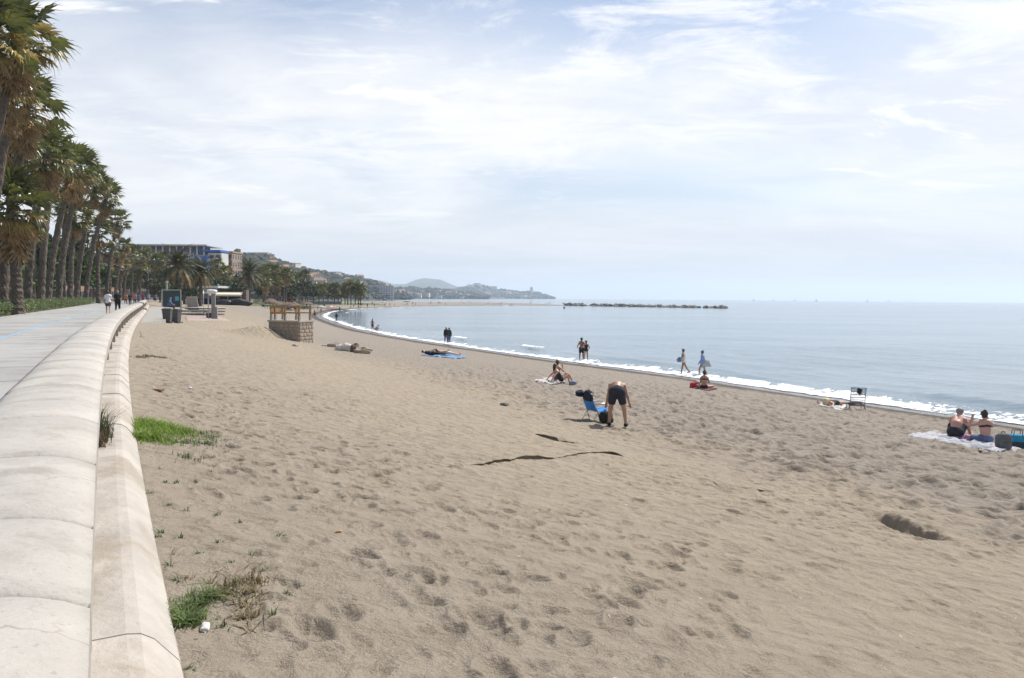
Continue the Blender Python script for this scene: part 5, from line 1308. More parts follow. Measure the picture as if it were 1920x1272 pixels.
def sling_chair(label, loc, rz, colr, back=28, seat_h=0.34, H=0.78, w=0.56, bars=False):
    """folding beach chair facing +Y: side frames, fabric, arm rests"""
    o = empty('beach_chair', loc, rz); tag(o, label, 'chair'); tb = math.tan(R(back))
    m = DARKM if bars else STEEL; yb = -0.22
    top = (yb - (H - seat_h) * tb, H)
    for s in (-1, 1):
        x = s * w / 2
        MB().tube([(x, top[0], top[1]), (x, yb, seat_h), (x, yb + .10, .01)], 0.013, 6).build('rear_frame', m, o, True)
        MB().tube([(x, .30, seat_h + .05), (x, yb, seat_h - .04), (x, yb - .20, .01)], 0.012, 6).build('leg', m, o, True)
        MB().tube([(x, .30, seat_h + .05), (x, .24, .01)], 0.012, 6).build('leg', m, o, True)
        if not bars: MB().tube([(x * 1.06, yb - .12, seat_h + .22), (x * 1.06, .22, seat_h + .24)], 0.02, 6).build('arm_rest', m, o, True)
    MB().tube([(-w / 2, *top), (w / 2, *top)], 0.013, 6).build('top_rail', m, o, True); MB().tube([(-w / 2, yb - .2, .012), (w / 2, yb - .2, .012)], 0.011, 6).build('foot_rail', m, o, True)
    if bars:
        for k in range(13):
            f = k / 12; MB().tube([(-w / 2, yb + (top[0] - yb) * f, seat_h + (H - seat_h - .05) * f), (w / 2, yb + (top[0] - yb) * f, seat_h + (H - seat_h - .05) * f)], 0.010 if k % 2 else 0.020, 6).build('back_cord', m, o, True)
        for k in range(6): MB().tube([(-w / 2, yb + k * .09, seat_h + k * .008), (w / 2, yb + k * .09, seat_h + k * .008)], 0.010, 6).build('seat_cord', m, o, True)
    else:
        def sling(name, a, b):
            g = MB(); n = 8
            for t in (0, -0.008):
                for i in range(n):
                    for j in range(2):
                        f = i / (n - 1); sag = -.03 * math.sin(math.pi * f); g.v.append(((j * 2 - 1) * (w / 2 - .01), a[0] + (b[0] - a[0]) * f + sag * .4, a[1] + (b[1] - a[1]) * f + sag + t))
            for i in range(n - 1):
                q = 2 * i; g.f += [(q, q + 1, q + 3, q + 2), (q + 2 * n, q + 2 * n + 2, q + 2 * n + 3, q + 2 * n + 1), (q, q + 2, q + 2 + 2 * n, q + 2 * n), (q + 1, q + 1 + 2 * n, q + 3 + 2 * n, q + 3)]
            return g.build(name, cloth(colr), o, True)
        sling('backrest', (yb, seat_h), top); sling('seat', (.29, seat_h + .05), (yb, seat_h))
    return o
pc = on_sand(1122, 789)
ch = sling_chair('bright blue folding beach chair with clothes hung over its back', pc, facing(62), (0.03, 0.20, 0.55), back=22, H=0.86)
def over_chair(name, label, base, rz, off, d, colr, cat, seed):
    v = Matrix.Rotation(rz, 3, 'Z') @ Vector(off); o = MB().blob((0, 0, 0), d, seed, 0.16, 14, 9, 0.8).build(name, cloth(colr), None, True, tuple(Vector(base) + v)); tag(o, label, cat); o.rotation_euler = (0, 0, rz); return o
over_chair('dark_jacket', 'dark navy jacket draped over the top of the blue chair', pc, facing(62), (0.06, -.42, .80), (.46, .14, .30), (0.014, 0.018, 0.032), 'jacket', 3)
over_chair('navy_hat', 'navy hat hung on the corner of the blue chair back', pc, facing(62), (-.22, -.52, .84), (.24, .26, .18), (0.014, 0.018, 0.04), 'hat', 5)
pc2 = on_sand(1604, 768)
sling_chair('empty folding chair with corded back standing near the surf', pc2, facing(8), (0.03, 0.03, 0.05), back=12, seat_h=.24, H=1.0, w=.60, bars=True)
over_chair('dark_hat', 'dark hat hung on the back of the empty folding chair', pc2, facing(8), (0.02, -.40, .86), (.22, .09, .22), (0.02, 0.018, 0.03), 'hat', 7)
for i, (px, py, d, c, lab) in enumerate([(1807, 842, (.26, .1, .08), (0.06, 0.045, 0.03), 'brown sandal lying in front of the printed sheet'), (1838, 845, (.3, .1, .05), (0.30, 0.22, 0.14), 'tan sandal lying in front of the printed sheet')]):
    o = empty('sandal', on_sand(px, py), 1.2); tag(o, lab, 'sandal')
    so = soft_box((d[0], d[1], .03), i, .6).build('sole', cloth(c), o, True); MB().tube([(0.03, -.05, .02), (0.04, 0, .07), (0.03, .05, .02)], 0.012, 6).build('strap', cloth(c), so, True)

# rocks half buried in mid beach
ROCKW = mat('pale_rock', (0.50, 0.48, 0.44), 0.15, 3, 0.9, 0.03, 6, ((0.36, 0.32, 0.27), 2.5, 0.56)); ROCKB = mat('brown_rock', (0.13, 0.095, 0.085), 0.3, 3, 0.9, 0.03, 6); ROCKT = mat('tan_rock', (0.30, 0.25, 0.19), 0.25, 3, 0.9, 0.03, 6)
for px, py, d, m, lab, sd in [(646, 658, (1.3, .65, .6), ROCKW, 'largest pale rock half buried in the sand', 3), (665, 661, (.68, .6, .62), ROCKB, 'dark brown boulder beside the large pale rock', 5), (681, 664, (1.2, .6, .42), ROCKT, 'low tan rock right of the dark boulder', 7), (628, 652, (1.1, .5, .34), ROCKT, 'flat tan rock left of the large pale rock', 9), (610, 650, (.6, .3, .2), ROCKW, 'small pale rock at the left end of the rock line', 12), (620, 651, (.4, .3, .26), ROCKB, 'small dark stone left of the flat tan rock', 14)]:
    p = on_sand(px, py); o = MB().blob((0, 0, d[2] * .28), d, sd, 0.20, 13, 9, .8).build('rock', m, None, False, tuple(p)); tag(o, lab, 'rock', 'rocks in mid beach')

# stone platform with a wooden rail
def platform():
    D = 60.0; c = at_d(541, 600, D); s = FPX / D
    A, B, E = at_d(504, 603, 60.1)[:2], at_d(561, 607, 59.0)[:2], at_d(575, 606, 60.6)[:2]     # left, near corner ... right
    C0 = Vector((B[0], B[1])); u = Vector((A[0] - B[0], A[1] - B[1])); w = Vector((E[0] - B[0], E[1] - B[1]))
    L = u.length; u.normalize(); v = Vector((-u.y, u.x)); v = v if v.y > 0 else -v; W = 1.7
    rz = math.atan2(u.y, u.x)
    o = empty('stone_platform', (B[0], B[1], 1.2), rz); tag(o, 'rubble stone platform with a wooden rail standing in the sand', 'platform')
    sgn = 1 if (Matrix.Rotation(-rz, 2) @ v).y > 0 else -1
    M1 = mat('platform_mortar', (0.29, 0.24, 0.19), 0.2, 3, 0.95); MB().box((L / 2, sgn * W / 2, .75), (L, W, 2.1)).build('core', M1, o)
    MB().box((L / 2, sgn * W / 2, 1.87), (L + .16, W + .16, .14)).build('coping', mat('platform_coping', (0.36, 0.32, 0.26), 0.12, 3, 0.85), o)
    ST = mat('rubble_stone', (0.32, 0.26, 0.205), 0.2, 2.5, 0.9, 0.02, 8, rand=0.10); rnd = random.Random(8)
    def face(n, length, place):
        z = -.1
        while z < 1.72:
            h = min(rnd.uniform(.24, .36), 1.79 - z); x = 0
            while x < length - .05:
                l = min(rnd.uniform(.28, .62), length - x); b = MB().blob((0, 0, 0), (l - .015, .10, h - .015), rnd.randrange(999), .05, 10, 6, .4)
                q = b.build('stone', ST, o, True); place(q, x + l / 2, z + h / 2); x += l
            z += h
    def f1(q, x, z): q.location = (x, -sgn * .0, z)
    def f2(q, y, z): q.location = (0.0, sgn * y, z); q.rotation_euler = (0, 0, math.pi / 2)
    face(0, L, f1); face(1, W, f2)
    WD = mat('rail_wood', (0.26, 0.165, 0.08), 0.25, 4, 0.7, 0.01, 20); GR = mat('post_foot', (0.20, 0.21, 0.21), 0.1, 5, 0.6)
    posts = [(.12, .15), (L * .5, .15), (L - .12, .15), (.12, W - .2), (L * .5, W - .2), (L - .12, W - .2), (L - .12, W * .35)]
    for x, y in posts:
        q = MB().box((x, sgn * y, 2.48), (.13, .13, 1.12)).build('post', WD, o); MB().box((x, sgn * y, 2.09), (.15, .15, .30)).build('post_shoe', GR, q)
    for z, t in ((2.98, .12), (2.50, .09)):
        for y in (.15, W - .2): MB().box((L / 2, sgn * y, z), (L, .075, t)).build('rail', WD, o)
        MB().box((L - .12, sgn * W / 2, z - .003), (.07, W - .4, t - .01)).build('rail', WD, o)
    MB().box((L - .1, sgn * W * .5, 2.66), (.05, W - .5, .55)).build('board_panel', WD, o)
platform()

# litter bins, notice board, sitting man, deck, shower
BIN = mat('bin_grey', (0.060, 0.062, 0.068), 0.15, 4, 0.5)
for px, py, rz, lab in [(314, 605.5, .15, 'dark grey litter bin, left one of the pair on the sand'), (330.5, 606, -.1, 'dark grey litter bin, right one of the pair on the sand')]:
    o = empty('litter_bin', on_sand(px, py), rz); tag(o, lab, 'bin', 'pair of litter bins')
    bb = MB().box((0, 0, .52), (.46, .46, .86), taper=1.28).build('body', BIN, o); MB().box((0, 0, .98), (.66, .66, .07)).build('rim', BIN, bb); MB().box((0, .0, 1.04), (.56, .56, .06)).build('lid', BIN, o)
    MB().box((0, 0, .05), (.75, .6, .08)).build('foot', mat('bin_foot', (0.05, .05, .05), .1, 4, .8), o)
CONC = mat('concrete', (0.29, 0.28, 0.26), 0.1, 1.2, 0.9, 0.004, 20, ((0.21, 0.195, 0.17), 0.9, 0.53), coords='World')
def slab(name, label, px_poly, m, thick, lift, cat, kind=None):
    P = [march(*q) for q in px_poly]; zt = max(gz(p[0], p[1]) for p in P) * .5 + np.mean([gz(p[0], p[1]) for p in P]) * .5 + lift; b = MB(); n = len(P)
    b.v = [(p[0], p[1], zt) for p in P] + [(p[0], p[1], zt - thick) for p in P]; b.f = [tuple(range(n)), tuple(reversed(range(n, 2 * n)))] + [(k, k + n, (k + 1) % n + n, (k + 1) % n) for k in range(n)]
    o = b.build(name, m); bm_fix(o.data); return tag(o, label, cat, kind=kind)
slab('access_path', 'pale concrete path leading from the parapet gap onto the sand', [(272, 578), (306, 578), (311, 605.5), (265, 605.5)], CONC, .5, 0.06, None, 'structure')
cloth_sheet('shower_slab', 'pinkish concrete slab around the beach shower', [(349, 602), (347, 594), (412, 594.5), (430, 602.5)], (0, 0, 0), thick=.3, wrinkle=0, cat='slab', m0=mat('pink_concrete', (0.32, 0.25, 0.23), 0.12, 1.2, 0.9, coords='World'))
DK = mat('deck_board', (0.42, 0.41, 0.39), 0.12, 3, 0.85, rand=.15)
c = on_sand(372, 591); o = empty('low_deck', (c.x - .4, c.y + 1.6, c.z), -.35); tag(o, 'low pale stepped deck behind the litter bins', 'deck')
for k, (ww, dd) in enumerate(((4.6, 3.6), (4.2, 3.2), (3.8, 2.8))):
    for j in range(7): MB().box((0.25 * k - .2, -dd / 2 + (j + .5) * dd / 7 + .2 * k, .16 + .30 * k), (ww, dd / 7 - .02, .07)).build('board', DK, o)
    for s in (-1, 0, 1): MB().box((s * ww * .4 + .25 * k - .2, .2 * k, .07 + .30 * k), (.14, dd - .1, .09)).build('bearer', mat('deck_bearer', (.06, .05, .04), .2, 4, .9), o)
KF = mat('kiosk_frame', (0.30, 0.32, 0.28), 0.1, 3, 0.6); KB = mat('kiosk_board', (0.008, 0.030, 0.040), 0.2, 3, 0.35)
c = at_z(322, 578.5, 3.0); o = empty('notice_board', (c[0], c[1], 2.95), .42); tag(o, 'large dark teal notice board in a grey frame by the parapet gap', 'notice board')
kb = MB().box((0, 0, 1.45), (2.35, .18, 2.4)).build('board', KB, o); MB().box((0, -.02, 2.78), (2.75, .5, .16)).build('top_beam', KF, o)
for s in (-1, 1): MB().box((s * 1.27, -.02, 1.35), (.2, .5, 2.7)).build('post', KF, o)
MB().box((.75, -.10, 1.5), (.55, .03, .62)).build('poster', mat('cyan_poster', (0.05, 0.30, 0.38), .2, 4, .5), kb)
c = at_d(313, 556, 128); o = MB().tube([(0, 0, 0), (0, 0, 3.9), (0, 0, 3.91), (0, 0, 4.3)], [.14, .14, .24, .22], 10).build('vent_pipe', KF, None, False, (c[0], c[1], 3.0)); tag(o, 'grey round pipe rising behind the notice board', 'pipe')
person('man in blue sitting on a wall edge beside the litter bins', on_sand(317, 592) + Vector((0, 0, .45)), facing(70), skeleton(1.78, lean=10, chest=14, arms=((30, 8, 40), (30, 8, 40)), legs=((86, 8, 70), (80, 8, 60))), [('long_shirt', (0.05, 0.11, 0.24)), ('trousers', (0.02, 0.025, 0.035))], 'tan', 'grey', h=.025, hands=False)
b = on_sand(317, 592); o = MB().box((0, 0, .22), (.5, 2.2, .46)).build('seat_block', CONC, None, False, tuple(b)); tag(o, 'pale concrete block under the man in blue', 'block'); o.rotation_euler = (0, 0, .3)
person('person in a pale blue top and pink shorts standing behind the low deck', on_sand(350.5, 577.5), facing(160), skeleton(1.70), [('shirt', (0.22, 0.36, 0.55)), ('shorts', (0.42, 0.18, 0.19))], 'tan', 'brown', h=.032, hands=False)
SHW = mat('shower_post', (0.21, 0.20, 0.19), 0.12, 3, 0.8)
c = on_sand(400.5, 598); o = empty('beach_shower', c, .2); tag(o, 'grey beach shower column with rounded white head', 'shower')
MB().box((0, 0, 1.2), (.34, .34, 2.4)).build('column', SHW, o); MB().box((.16, -.02, .55), (.42, .42, 1.2), taper=.8).build('base', SHW, o); soft_box((.95, .62, .42), 4, .7).build('head', mat('shower_white', (.6, .6, .6), .05, 3, .5), o, True, (-.12, 0, 2.34))
pp = MB().tube([(-.45, 0, 0), (-.45, 0, 2.45)], .045, 8).build('pipe', STEEL, o, True); MB().tube([(-.45, 0, 2.4), (-.1, 0, 2.5)], .03, 8).build('pipe_arm', STEEL, pp, True)
c = on_sand(394, 596.5); o = empty('blue_crate', c, .1); tag(o, 'small dark blue box with pale rim beside the shower column', 'box'); MB().box((0, 0, .26), (.6, .45, .52)).build('body', mat('navy_plastic', (.02, .035, .075), .1, 4, .5), o); MB().box((0, 0, .55), (.66, .5, .07)).build('rim', mat('pale_plastic', (.5, .5, .5), .05, 4, .5), o)
c = on_sand(382, 590.5); o = MB().tube([(0, 0, 0), (0, 0, 2.7)], .035, 8).tube([(0, 0, 2.66), (.5, 0, 2.72)], .025, 6).build('thin_pole', STEEL, None, True, tuple(c)); tag(o, 'thin metal pole left of the shower column', 'pole')
c = on_sand(361, 582); o = empty('leaning_board', c, -.2); tag(o, 'pale leaning panel behind the low deck', 'panel'); MB().box((0, 0, .95), (1.7, .1, 1.9), rot=Matrix.Rotation(.25, 3, 'X')).build('panel', CONC, o); MB().box((.7, .35, .5), (.08, .9, .08)).build('prop', KF, o)
# black lamp base and small signs at the far side of the promenade
c = at_z(33, 589, 3.5); o = empty('lamp_base', (c[0], c[1], 3.5)); tag(o, 'stout black post on a red plinth at the promenade edge', 'post')
MB().box((0, 0, .14), (.75, .75, .28)).build('plinth', mat('red_plinth', (.28, .10, .075), .15, 3, .8), o); MB().lathe([(.27, .28), (.27, 1.4), (.29, 1.42), (.29, 1.5), (.12, 1.56)], sides=18).build('drum', mat('black_metal', (.012, .016, .018), .1, 3, .45), o, True)
MB().lathe([(.10, 1.56), (.10, 2.7), (.16, 2.72), (.16, 3.05), (.05, 3.1)], sides=12).build('pole', mat('black_metal', (.012, .016, .018)), o, True)
for px, py, lab in ((142, 571, 'slim grey post among the palms near the hedge'), (182, 567.5, 'slim grey post beside the far end of the hedge')):
    c = at_z(px, py, 3.5); o = MB().tube([(0, 0, 0), (0, 0, 1.7)], .12, 10).lathe([(.14, 1.7), (.14, 1.8), (.05, 1.88)], sides=10).build('grey_post', SHW, None, True, (c[0], c[1], 3.48)); tag(o, lab, 'post')

# beach bar
def beach_bar():
    c = on_sand(408, 571.5); o = empty('beach_bar', (c.x, c.y, c.z - .1)); tag(o, 'open beach bar with cream awning and dark interior', 'beach bar')
    s = c.y / FPX; X = lambda px: (px - 408) * s; Z = lambda py: (572 - py) * s
    cream = mat('awning_cream', (0.62, 0.57, 0.44), .05, 2, .8); dk = mat('bar_dark', (.020, .018, .018), .3, 2, .8); gy = mat('bar_wall', (.28, .29, .32), .08, 1, .8)
    MB().box(((X(350) + X(402)) / 2, 5, Z(549)), (X(402) - X(350), 6, Z(538) - Z(560))).build('upper_wall', gy, o); MB().box((X(388), 4.6, Z(538)), (X(405) - X(368), 7.4, .5)).build('roof', WHITE, o)
    MB().box((X(380), 6.5, Z(563)), (X(440) - X(345), 5, 2.4)).build('counter', dk, o)
    b = MB(); x0, x1 = X(392), X(454); z0, z1 = Z(544), Z(552)
    b.v = [(x0 + .8, 4.5, z0), (x1, 4.5, z0), (x1, -.5, z1), (x0, -.5, z1), (x0 + .8, 4.5, z0 - .06), (x1, 4.5, z0 - .06), (x1, -.5, z1 - .06), (x0, -.5, z1 - .06)]; b.f = [(0, 3, 2, 1), (4, 5, 6, 7), (0, 1, 5, 4), (1, 2, 6, 5), (2, 3, 7, 6), (3, 0, 4, 7)]
    aw = b.build('awning', cream, o); MB().box(((x0 + x1) / 2, -.52, z1 - .2), (x1 - x0, .05, .4)).build('valance', cream, aw); MB().box(((X(398) + X(456)) / 2, 4.8, Z(541.5)), (X(456) - X(398), 5.2, .3)).build('bar_roof', dk, o)
    MB().box(((X(345) + X(392)) / 2, .2, Z(549)), (X(392) - X(345), 2, .42)).build('side_awning', cream, o)
    for px in (346, 362, 380, 393, 410, 428, 453): MB().box((X(px), -.3, z1 / 2 - .2), (.13, .13, z1 - .2)).build('post', SHW, o)
    MB().box((X(428), 5.5, 1.6), (X(456) - X(404), .3, 3.2)).build('back_wall', dk, o); MB().box((X(457), 1.5, Z(555)), (.8, 2, 2.8)).build('stone_pier', ROCKB, o)
    for k in range(7):
        x = X(404 + k * 8); MB().lathe([(.04, 0), (.04, .72), (.42, .74), (.42, .78)], (x, 1.2 + (k % 2) * 1.4, 0), 10).build('table', dk, o)
    c2 = on_sand(446, 573); t = MB().blob((0, 0, .45), (5.6, 2.2, 1.9), 21, .15, 22, 12).build('covered_boat', mat('black_tarp', (.014, .014, .016), .3, 2, .55, .04, 3), None, True, tuple(c2)); tag(t, 'low black tarpaulin covered heap in front of the beach bar', 'tarpaulin heap')
    c3 = on_sand(418, 572.5); t = MB().blob((0, 0, .45), (3.6, 1.8, 1.7), 25, .15, 20, 12).build('covered_stack', mat('black_tarp', (.014, .014, .016)), None, True, tuple(c3)); tag(t, 'dark covered stack under the middle of the cream awning', 'covered stack')
beach_bar()
# thatched shades with loungers
THATCH = mat('thatch', (0.115, 0.082, 0.060), .4, 3, .95, .06, 8, rand=.3); POLE = mat('shade_pole', (.10, .07, .05), .2, 3, .9)
def thatch_mesh():
    rnd = random.Random(4); b = MB(); b.lathe([(1.55, 1.75), (1.0, 2.15), (.45, 2.5), (.06, 2.72)], sides=18)
    for k in range(70):
        w = rnd.uniform(0, 6.28); r = rnd.uniform(1.0, 1.6); z = 2.7 - r * .62; b.quad((math.cos(w - .07) * r * .8, math.sin(w - .07) * r * .8, z + .2), (math.cos(w) * (r + .2), math.sin(w) * (r + .2), z - .32), (math.cos(w + .07) * r * .8, math.sin(w + .07) * r * .8, z + .2))
    return b.mesh('thatch')
TM = thatch_mesh(); TM.materials.append(THATCH); PM = MB().tube([(0, 0, -.3), (0, 0, 2.5)], .07, 8).mesh('pole'); PM.materials.append(POLE)
NAVY = cloth((0.02, 0.04, 0.11))
LM = MB().box((0, 0, .34), (.62, 1.9, .08)).box((0, .75, .52), (.62, .5, .06), rot=Matrix.Rotation(.5, 3, 'X')).mesh('mattress'); LM.materials.append(NAVY)
LL = MB().box((-.26, -.7, .15), (.05, .05, .32)).box((.26, -.7, .15), (.05, .05, .32)).box((-.26, .7, .15), (.05, .05, .32)).box((.26, .7, .15), (.05, .05, .32)).mesh('frame'); LL.materials.append(POLE)
rnd = random.Random(5)
for i, (px, py) in enumerate([(506, 580), (513, 581), (521, 582), (529, 582), (537, 582.5), (545, 583), (552, 583), (511, 577.5), (519, 578), (527, 578.5), (535, 579), (543, 579.5), (551, 580), (568, 580.5), (574, 580), (580, 579.5), (518, 575.5), (530, 576), (542, 577)]):
    p = on_sand(px, py); o = empty('thatched_shade', p, rnd.uniform(0, 6)); o.scale = (1, 1, rnd.uniform(.85, .98)); link('thatch', TM, None, o); link('pole', PM, None, o)
    tag(o, 'thatched parasol standing just right of the dense cluster of shades' if 560 < px else 'thatched parasol in the dense cluster behind the wooden rail', 'parasol', 'thatched parasols right of the cluster' if px > 560 else 'thatched parasols in the cluster')
    for s in (-1, 1):
        if rnd.random() < .8:
            l = empty('sun_lounger', (p.x + s * 1.0, p.y - .6, gz(p.x + s, p.y - .6)), rnd.uniform(-.3, .3) + 2.6); tag(l, 'dark blue sun lounger under the thatched parasols', 'sun lounger', 'sun loungers under the thatched parasols'); link('mattress', LM, None, l); link('frame', LL, None, l)
def parasol(px, py, c1, c2, label, tilt=.15, r=1.15, h=1.9, group=None):
    o = empty('beach_umbrella', on_sand(px, py), random.uniform(0, 6)); o.rotation_euler.x = tilt; tag(o, label, 'umbrella', group); n = 8
    MB().tube([(0, 0, -.2), (0, 0, h + .1)], .022, 6).build('pole', STEEL, o, True)
    for k in range(n):
        a, b = 2 * math.pi * k / n, 2 * math.pi * (k + 1) / n; q = MB(); P = [(0, 0, h), (r * .55 * math.cos(a), r * .55 * math.sin(a), h - .14), (r * .55 * math.cos(b), r * .55 * math.sin(b), h - .14), (r * math.cos(a), r * math.sin(a), h - .42), (r * math.cos(b), r * math.sin(b), h - .42)]
        q.v = P + [(x, y, z - .012) for x, y, z in P]; q.f = [(0, 1, 2), (1, 3, 4, 2), (5, 7, 6), (6, 7, 9, 8), (3, 8, 9, 4)]; q.build('panel', cloth(c1 if k % 2 else c2), o)
parasol(603, 583, (.33, .33, .36), (.42, .42, .44), 'grey white umbrella, low and wide, nearest the surf', r=1.5, h=1.6)
parasol(621, 582, (.45, .06, .08), (.5, .5, .5), 'red and white umbrella right of the grey white one', r=1.4, h=1.6)
parasol(676, 577, (.30, .22, .12), (.26, .18, .1), 'straw coloured umbrella on the inner shore of the spit', r=1.8, h=2.0)
parasol(721, 573.5, (.55, .45, .45), (.6, .55, .55), 'pale pink umbrella on the spit', r=1.6)
parasol(763, 571.8, (.25, .42, .42), (.35, .5, .5), 'pale green umbrella on the spit', r=2.2, h=2.2)
parasol(722, 567.5, (.03, .03, .04), (.03, .03, .04), 'black umbrella on the crest of the spit', r=1.8, h=2.0)
parasol(529, 566, (.5, .44, .32), (.55, .5, .4), 'cream umbrella beyond the thatched shades', r=2.0, h=2.6)
# low walls and posts beyond the lawn
c0, c1 = at_d(462, 563, 262), at_d(516, 563, 275)
def bar_between(name, label, a, b, z, h, t, m, cat):
    v = Vector((b[0] - a[0], b[1] - a[1])); o = MB().box((v.length / 2, 0, 0), (v.length, t, h)).box((v.length / 2, 0, h / 2 + .06), (v.length, t + .12, .12)).build(name, m, None, False, (a[0], a[1], z)); o.rotation_euler = (0, 0, math.atan2(v.y, v.x)); return tag(o, label, cat)
bar_between('garden_wall', 'low sandy yellow wall behind the grove palms', c0, c1, 2.9, 1.7, .4, mat('yellow_wall', (.42, .37, .27), .1, .5, .9), 'wall')
c0, c1 = at_d(520, 563, 285), at_d(640, 565, 300); bar_between('garden_wall', 'long low grey wall behind the far lawn', c0, c1, 2.4, 1.0, .4, SHW, 'wall')
for i, (px, D, w, c, lab) in enumerate([(523, 290, 2.6, (.06, .12, .30), 'small blue stall beyond the lawn'), (534, 292, 2.4, (.5, .5, .52), 'small white stall beyond the lawn'), (541, 288, 2.8, (.36, .13, .05), 'small orange stall beyond the lawn'), (552, 300, 2.2, (.4, .4, .4), 'small grey stall beyond the lawn')]):
    p = at_d(px, 562, D); o = empty('market_stall', (p[0], p[1], 2.4), .1 * i); tag(o, lab, 'stall'); MB().box((0, 0, 1.1), (w, 2, 2.2)).build('body', cloth(c), o); MB().box((0, -.3, 2.35), (w + .5, 3, .25)).build('roof', cloth(tuple(min(.6, x * 1.3 + .05) for x in c)), o); MB().box((0, -1.02, 1.2), (w * .6, .1, .8)).build('hatch', pane_mat(), o)

# breakwater, buoy, sailing boats
rnd = random.Random(19); BR = mat('breakwater_rock', (.26, .235, .20), .3, .8, .9, .1, 2, rand=.45)
BM = [MB().blob((0, 0, 0), (3.0, 2.4, 2.0), 60 + k, .22, 9, 6, .7).mesh('boulder') for k in range(5)]
for m in BM: m.materials.append(BR)
a, b = Vector(at_z(1056, 573.2, 0)[:2]), Vector(at_z(1360, 578.5, 0)[:2]); d = (b - a).normalized(); nrm = Vector((-d.y, d.x)); L = (b - a).length
for k in range(190):
    f = rnd.random(); off = rnd.uniform(-3.2, 3.2); p = a + d * L * f + nrm * off; z = (1.25 - abs(off) * .42) * (1 - .35 * f) + rnd.uniform(-.2, .25)
    o = link('boulder', BM[k % 5], None, None, (p.x, p.y, z)); o.rotation_euler = (rnd.uniform(-.4, .4), rnd.uniform(-.4, .4), rnd.uniform(0, 6)); s = rnd.uniform(.5, 1.0); o.scale = (s, s, s * .8); tag(o, 'grey boulder piled on the long breakwater', 'boulder', 'boulders of the breakwater')
p = at_z(1058, 578.5, 0); o = empty('buoy', (p[0], p[1], 0)); tag(o, 'small dark buoy floating in the bay off the breakwater', 'buoy'); MB().blob((0, 0, .2), (1.1, 1.1, 1.1), 3, 0).build('float', mat('buoy_dark', (.05, .03, .02), .2, 3, .6), o, True); MB().tube([(0, 0, .6), (0, 0, 1.4)], .08, 6).build('top_mark', mat('buoy_dark', (.05, .03, .02)), o)
SAIL = mat('sail_cloth', (.6, .6, .6), .04, .5, .7); HULL = mat('boat_hull', (.4, .4, .42), .05, .5, .5)
hb_ = MB(); hb_.v = [(-3.6, -1.1, 0), (-3.6, 1.1, 0), (-3.4, 1.2, 1.0), (-3.4, -1.2, 1.0), (.8, -1.3, -.1), (.8, 1.3, -.1), (.8, 1.4, 1.05), (.8, -1.4, 1.05), (4.4, 0, .1), (5, 0, 1.25)]; hb_.f = [(0, 3, 2, 1), (0, 4, 7, 3), (1, 2, 6, 5), (3, 7, 6, 2), (4, 8, 9, 7), (5, 6, 9, 8), (7, 9, 6), (0, 1, 5, 4), (4, 5, 8)]
BOAT = [(hb_.mesh('hull'), HULL), (MB().tube([(.6, 0, .8), (.6, 0, 12.2)], .09, 6).mesh('mast'), HULL), (MB().quad((.5, .05, 2), (.5, .05, 12), (-3.6, .5, 2)).quad((.5, -.02, 2), (-3.6, .43, 2), (.5, -.02, 12)).mesh('main_sail'), SAIL), (MB().quad((.7, .05, 10.5), (.7, .05, 1.6), (4.8, -.3, 1.4)).quad((.7, .0, 10.5), (4.8, -.35, 1.4), (.7, .0, 1.6)).mesh('jib_sail'), SAIL)]
for i, (px, D) in enumerate([(1413, 3600), (1450, 3800), (1490, 3600), (1531, 3300), (1626, 3000), (1666, 3500), (1703, 3700)]):
    p = at_d(px, 566, D); o = empty('sailing_boat', (p[0], p[1], .1), rnd.uniform(-.6, .6) + (math.pi if i % 2 else 0)); tag(o, 'sailing boat on the horizon, number %s from the left of the row' % ('one', 'two', 'three', 'four', 'five', 'six', 'seven')[i], 'boat', 'sailing boats on the horizon')
    mast = None
    for me, m in BOAT:
        q = link(me.name.split('.')[0], me, m, mast or o)
        if me.name.startswith('mast'): mast = q

# ------------------------------------------------------------------ weeds and litter by the parapet
def blades(px_list, name, label, n, hmax, colr, spread, seed, cat='grass', lean=.5, on=None):
    rng = np.random.default_rng(seed); V = []
    C = np.array([tuple(on_sand(*q) if on is None else on(*q)) for q in px_list])
    c = C[rng.integers(len(C), size=n)]; r = spread * np.abs(rng.standard_normal(n)) * .6; w = rng.uniform(0, 6.283, n)
    x, y = c[:, 0] + r * np.cos(w), c[:, 1] + r * .8 * np.sin(w); z = (ground(x, y) if on is None else c[:, 2]) - .01
    h = hmax * rng.uniform(.2, 1.0, n) * np.exp(-(r / spread) ** 2 * .5); a = rng.uniform(0, 6.283, n); l = lean * h * rng.uniform(.2, 1.6, n); t = rng.uniform(.0025, .006, n)
    X = np.stack([np.cos(a + 1.57) * t, np.sin(a + 1.57) * t, 0 * t], 1); B = np.stack([x, y, z], 1)
    Mi = B + np.stack([np.cos(a) * l * .35, np.sin(a) * l * .35, h * .6], 1); E = B + np.stack([np.cos(a) * l, np.sin(a) * l, h * .9], 1)
    V = np.stack([B - X, B + X, Mi + X * .8, Mi - X * .8, Mi - X * .8, Mi + X * .8, E, E], 1).reshape(-1, 3)
    me = np_mesh(name, V, np.arange(len(V)).reshape(-1, 4), False)
    tag(link(name, me, mat('grass_%d' % int(colr[1] * 1000), colr, .4, 9, .6, translucent=.35, coords='World')), label, cat, kind='stuff')
blades([(275, 795), (300, 800), (290, 815), (320, 805), (268, 822), (340, 812), (265, 805), (285, 826)], 'grass_patch', 'bright green grass patch growing against the parapet foot', 3000, .16, (.17, .26, .035), .50, 1, lean=1.3)
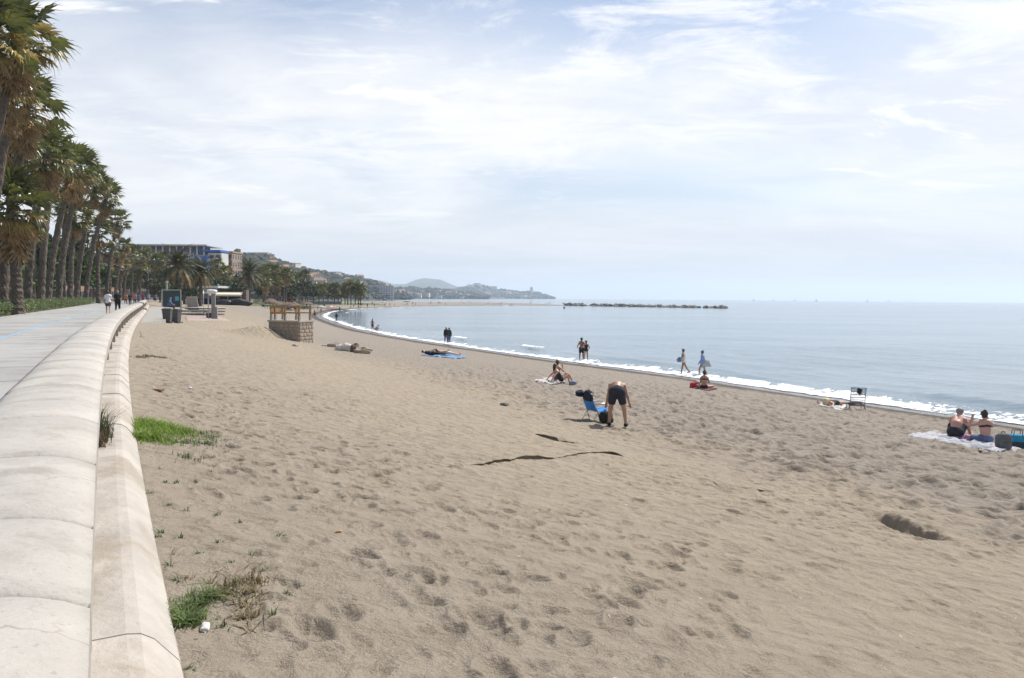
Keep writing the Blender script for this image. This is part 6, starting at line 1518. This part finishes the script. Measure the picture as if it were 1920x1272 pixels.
blades([(355, 806), (375, 812), (395, 820), (350, 830), (388, 832), (330, 828), (350, 858)], 'grass_fringe', 'thin darker grass at the seaward fringe of the bright patch', 900, .09, (.085, .13, .035), .40, 2, lean=.9)
blades([(345, 1150), (365, 1135), (385, 1125), (355, 1165), (400, 1120), (340, 1172)], 'grass_patch', 'green grass tufts in the foreground beside the ledge', 900, .08, (.10, .145, .04), .13, 3, lean=1.6)
blades([(460, 1140), (472, 1120), (440, 1105), (480, 1100), (420, 1115), (465, 1160)], 'dry_grass', 'straggly dry weeds right of the foreground tufts', 420, .10, (.20, .165, .085), .11, 4, lean=1.4)
for i, q in enumerate([(405, 970), (282, 925), (300, 1000), (310, 905), (350, 960), (430, 1060), (470, 1050), (525, 1010), (295, 1008), (510, 1165), (360, 1255), (262, 632), (262, 625), (365, 905), (330, 905), (490, 1085), (318, 948), (338, 1010), (372, 1040), (408, 1018), (446, 1092), (318, 1062), (540, 1120), (395, 885), (300, 880), (452, 985), (336, 1090), (418, 1180)]):
    blades([q], 'weed_sprig', 'single green weed sprig sprouting from the sand near the parapet', 16, .06 if q[1] > 700 else .25, (.085, .125, .045), .04 if q[1] > 700 else .3, 30 + i, lean=1.2)
for i, q in enumerate([(430, 1075), (476, 1068), (512, 1095), (448, 1128), (395, 1095), (352, 1085), (470, 1180), (330, 1040)]):
    blades([q], 'dry_sprig', 'few straw coloured dry stalks lying on the sand near the parapet', 14, .09, (.24, .195, .11), .06, 80 + i, lean=2.2)
blades([(262, 672), (275, 671), (290, 672), (303, 673)], 'dry_grass', 'thin line of olive grass across the sand near the parapet', 700, .10, (.13, .12, .045), .35, 60)
def on_ledge(y, a): p = wall_pt(y, a); return (p.x, p.y, 3.45)
blades([(8.2, -.05), (8.5, -.03), (8.8, -.06), (8.4, .02)], 'ledge_weed', 'scraggly green brown weed growing from the ledge under the cap', 420, .42, (.075, .085, .04), .10, 70, lean=.7, on=on_ledge)
blades([(7.9, -.05), (8.1, .0)], 'ledge_weed', 'dead brown weed stalks at the foot of the ledge weed', 200, .22, (.13, .095, .055), .10, 71, lean=1.0, on=on_ledge)
for px, py, d, c, lab in [(385, 1182, (.10, .045, .035), (.55, .54, .52), 'white plastic scrap lying by the foreground grass'), (345, 1160, (.06, .03, .02), (.5, .5, .48), 'small white litter piece caught in the foreground grass'), (295, 731, (.30, .10, .04), (.20, .07, .055), 'dark red flat litter on the sand near the parapet'), (357, 729, (.2, .07, .04), (.5, .5, .5), 'white scrap right of the dark red litter'), (635, 1000, (.05, .04, .02), (.4, .25, .15), 'orange brown shell piece on the open foreground sand'), (945, 760, (.3, .2, .1), (.10, .09, .08), 'small dark stone on the open mid beach'), (553, 650, (.35, .25, .16), (.3, .27, .22), 'lone pale stone below the stone platform')]:
    o = MB().blob((0, 0, d[2] * .4), d, int(px), .2, 9, 6, .7).build('litter' if 'stone' not in lab else 'stone', cloth(c), None, False, tuple(on_sand(px, py))); tag(o, lab, 'litter' if 'stone' not in lab else 'stone'); o.rotation_euler = (0, 0, px)
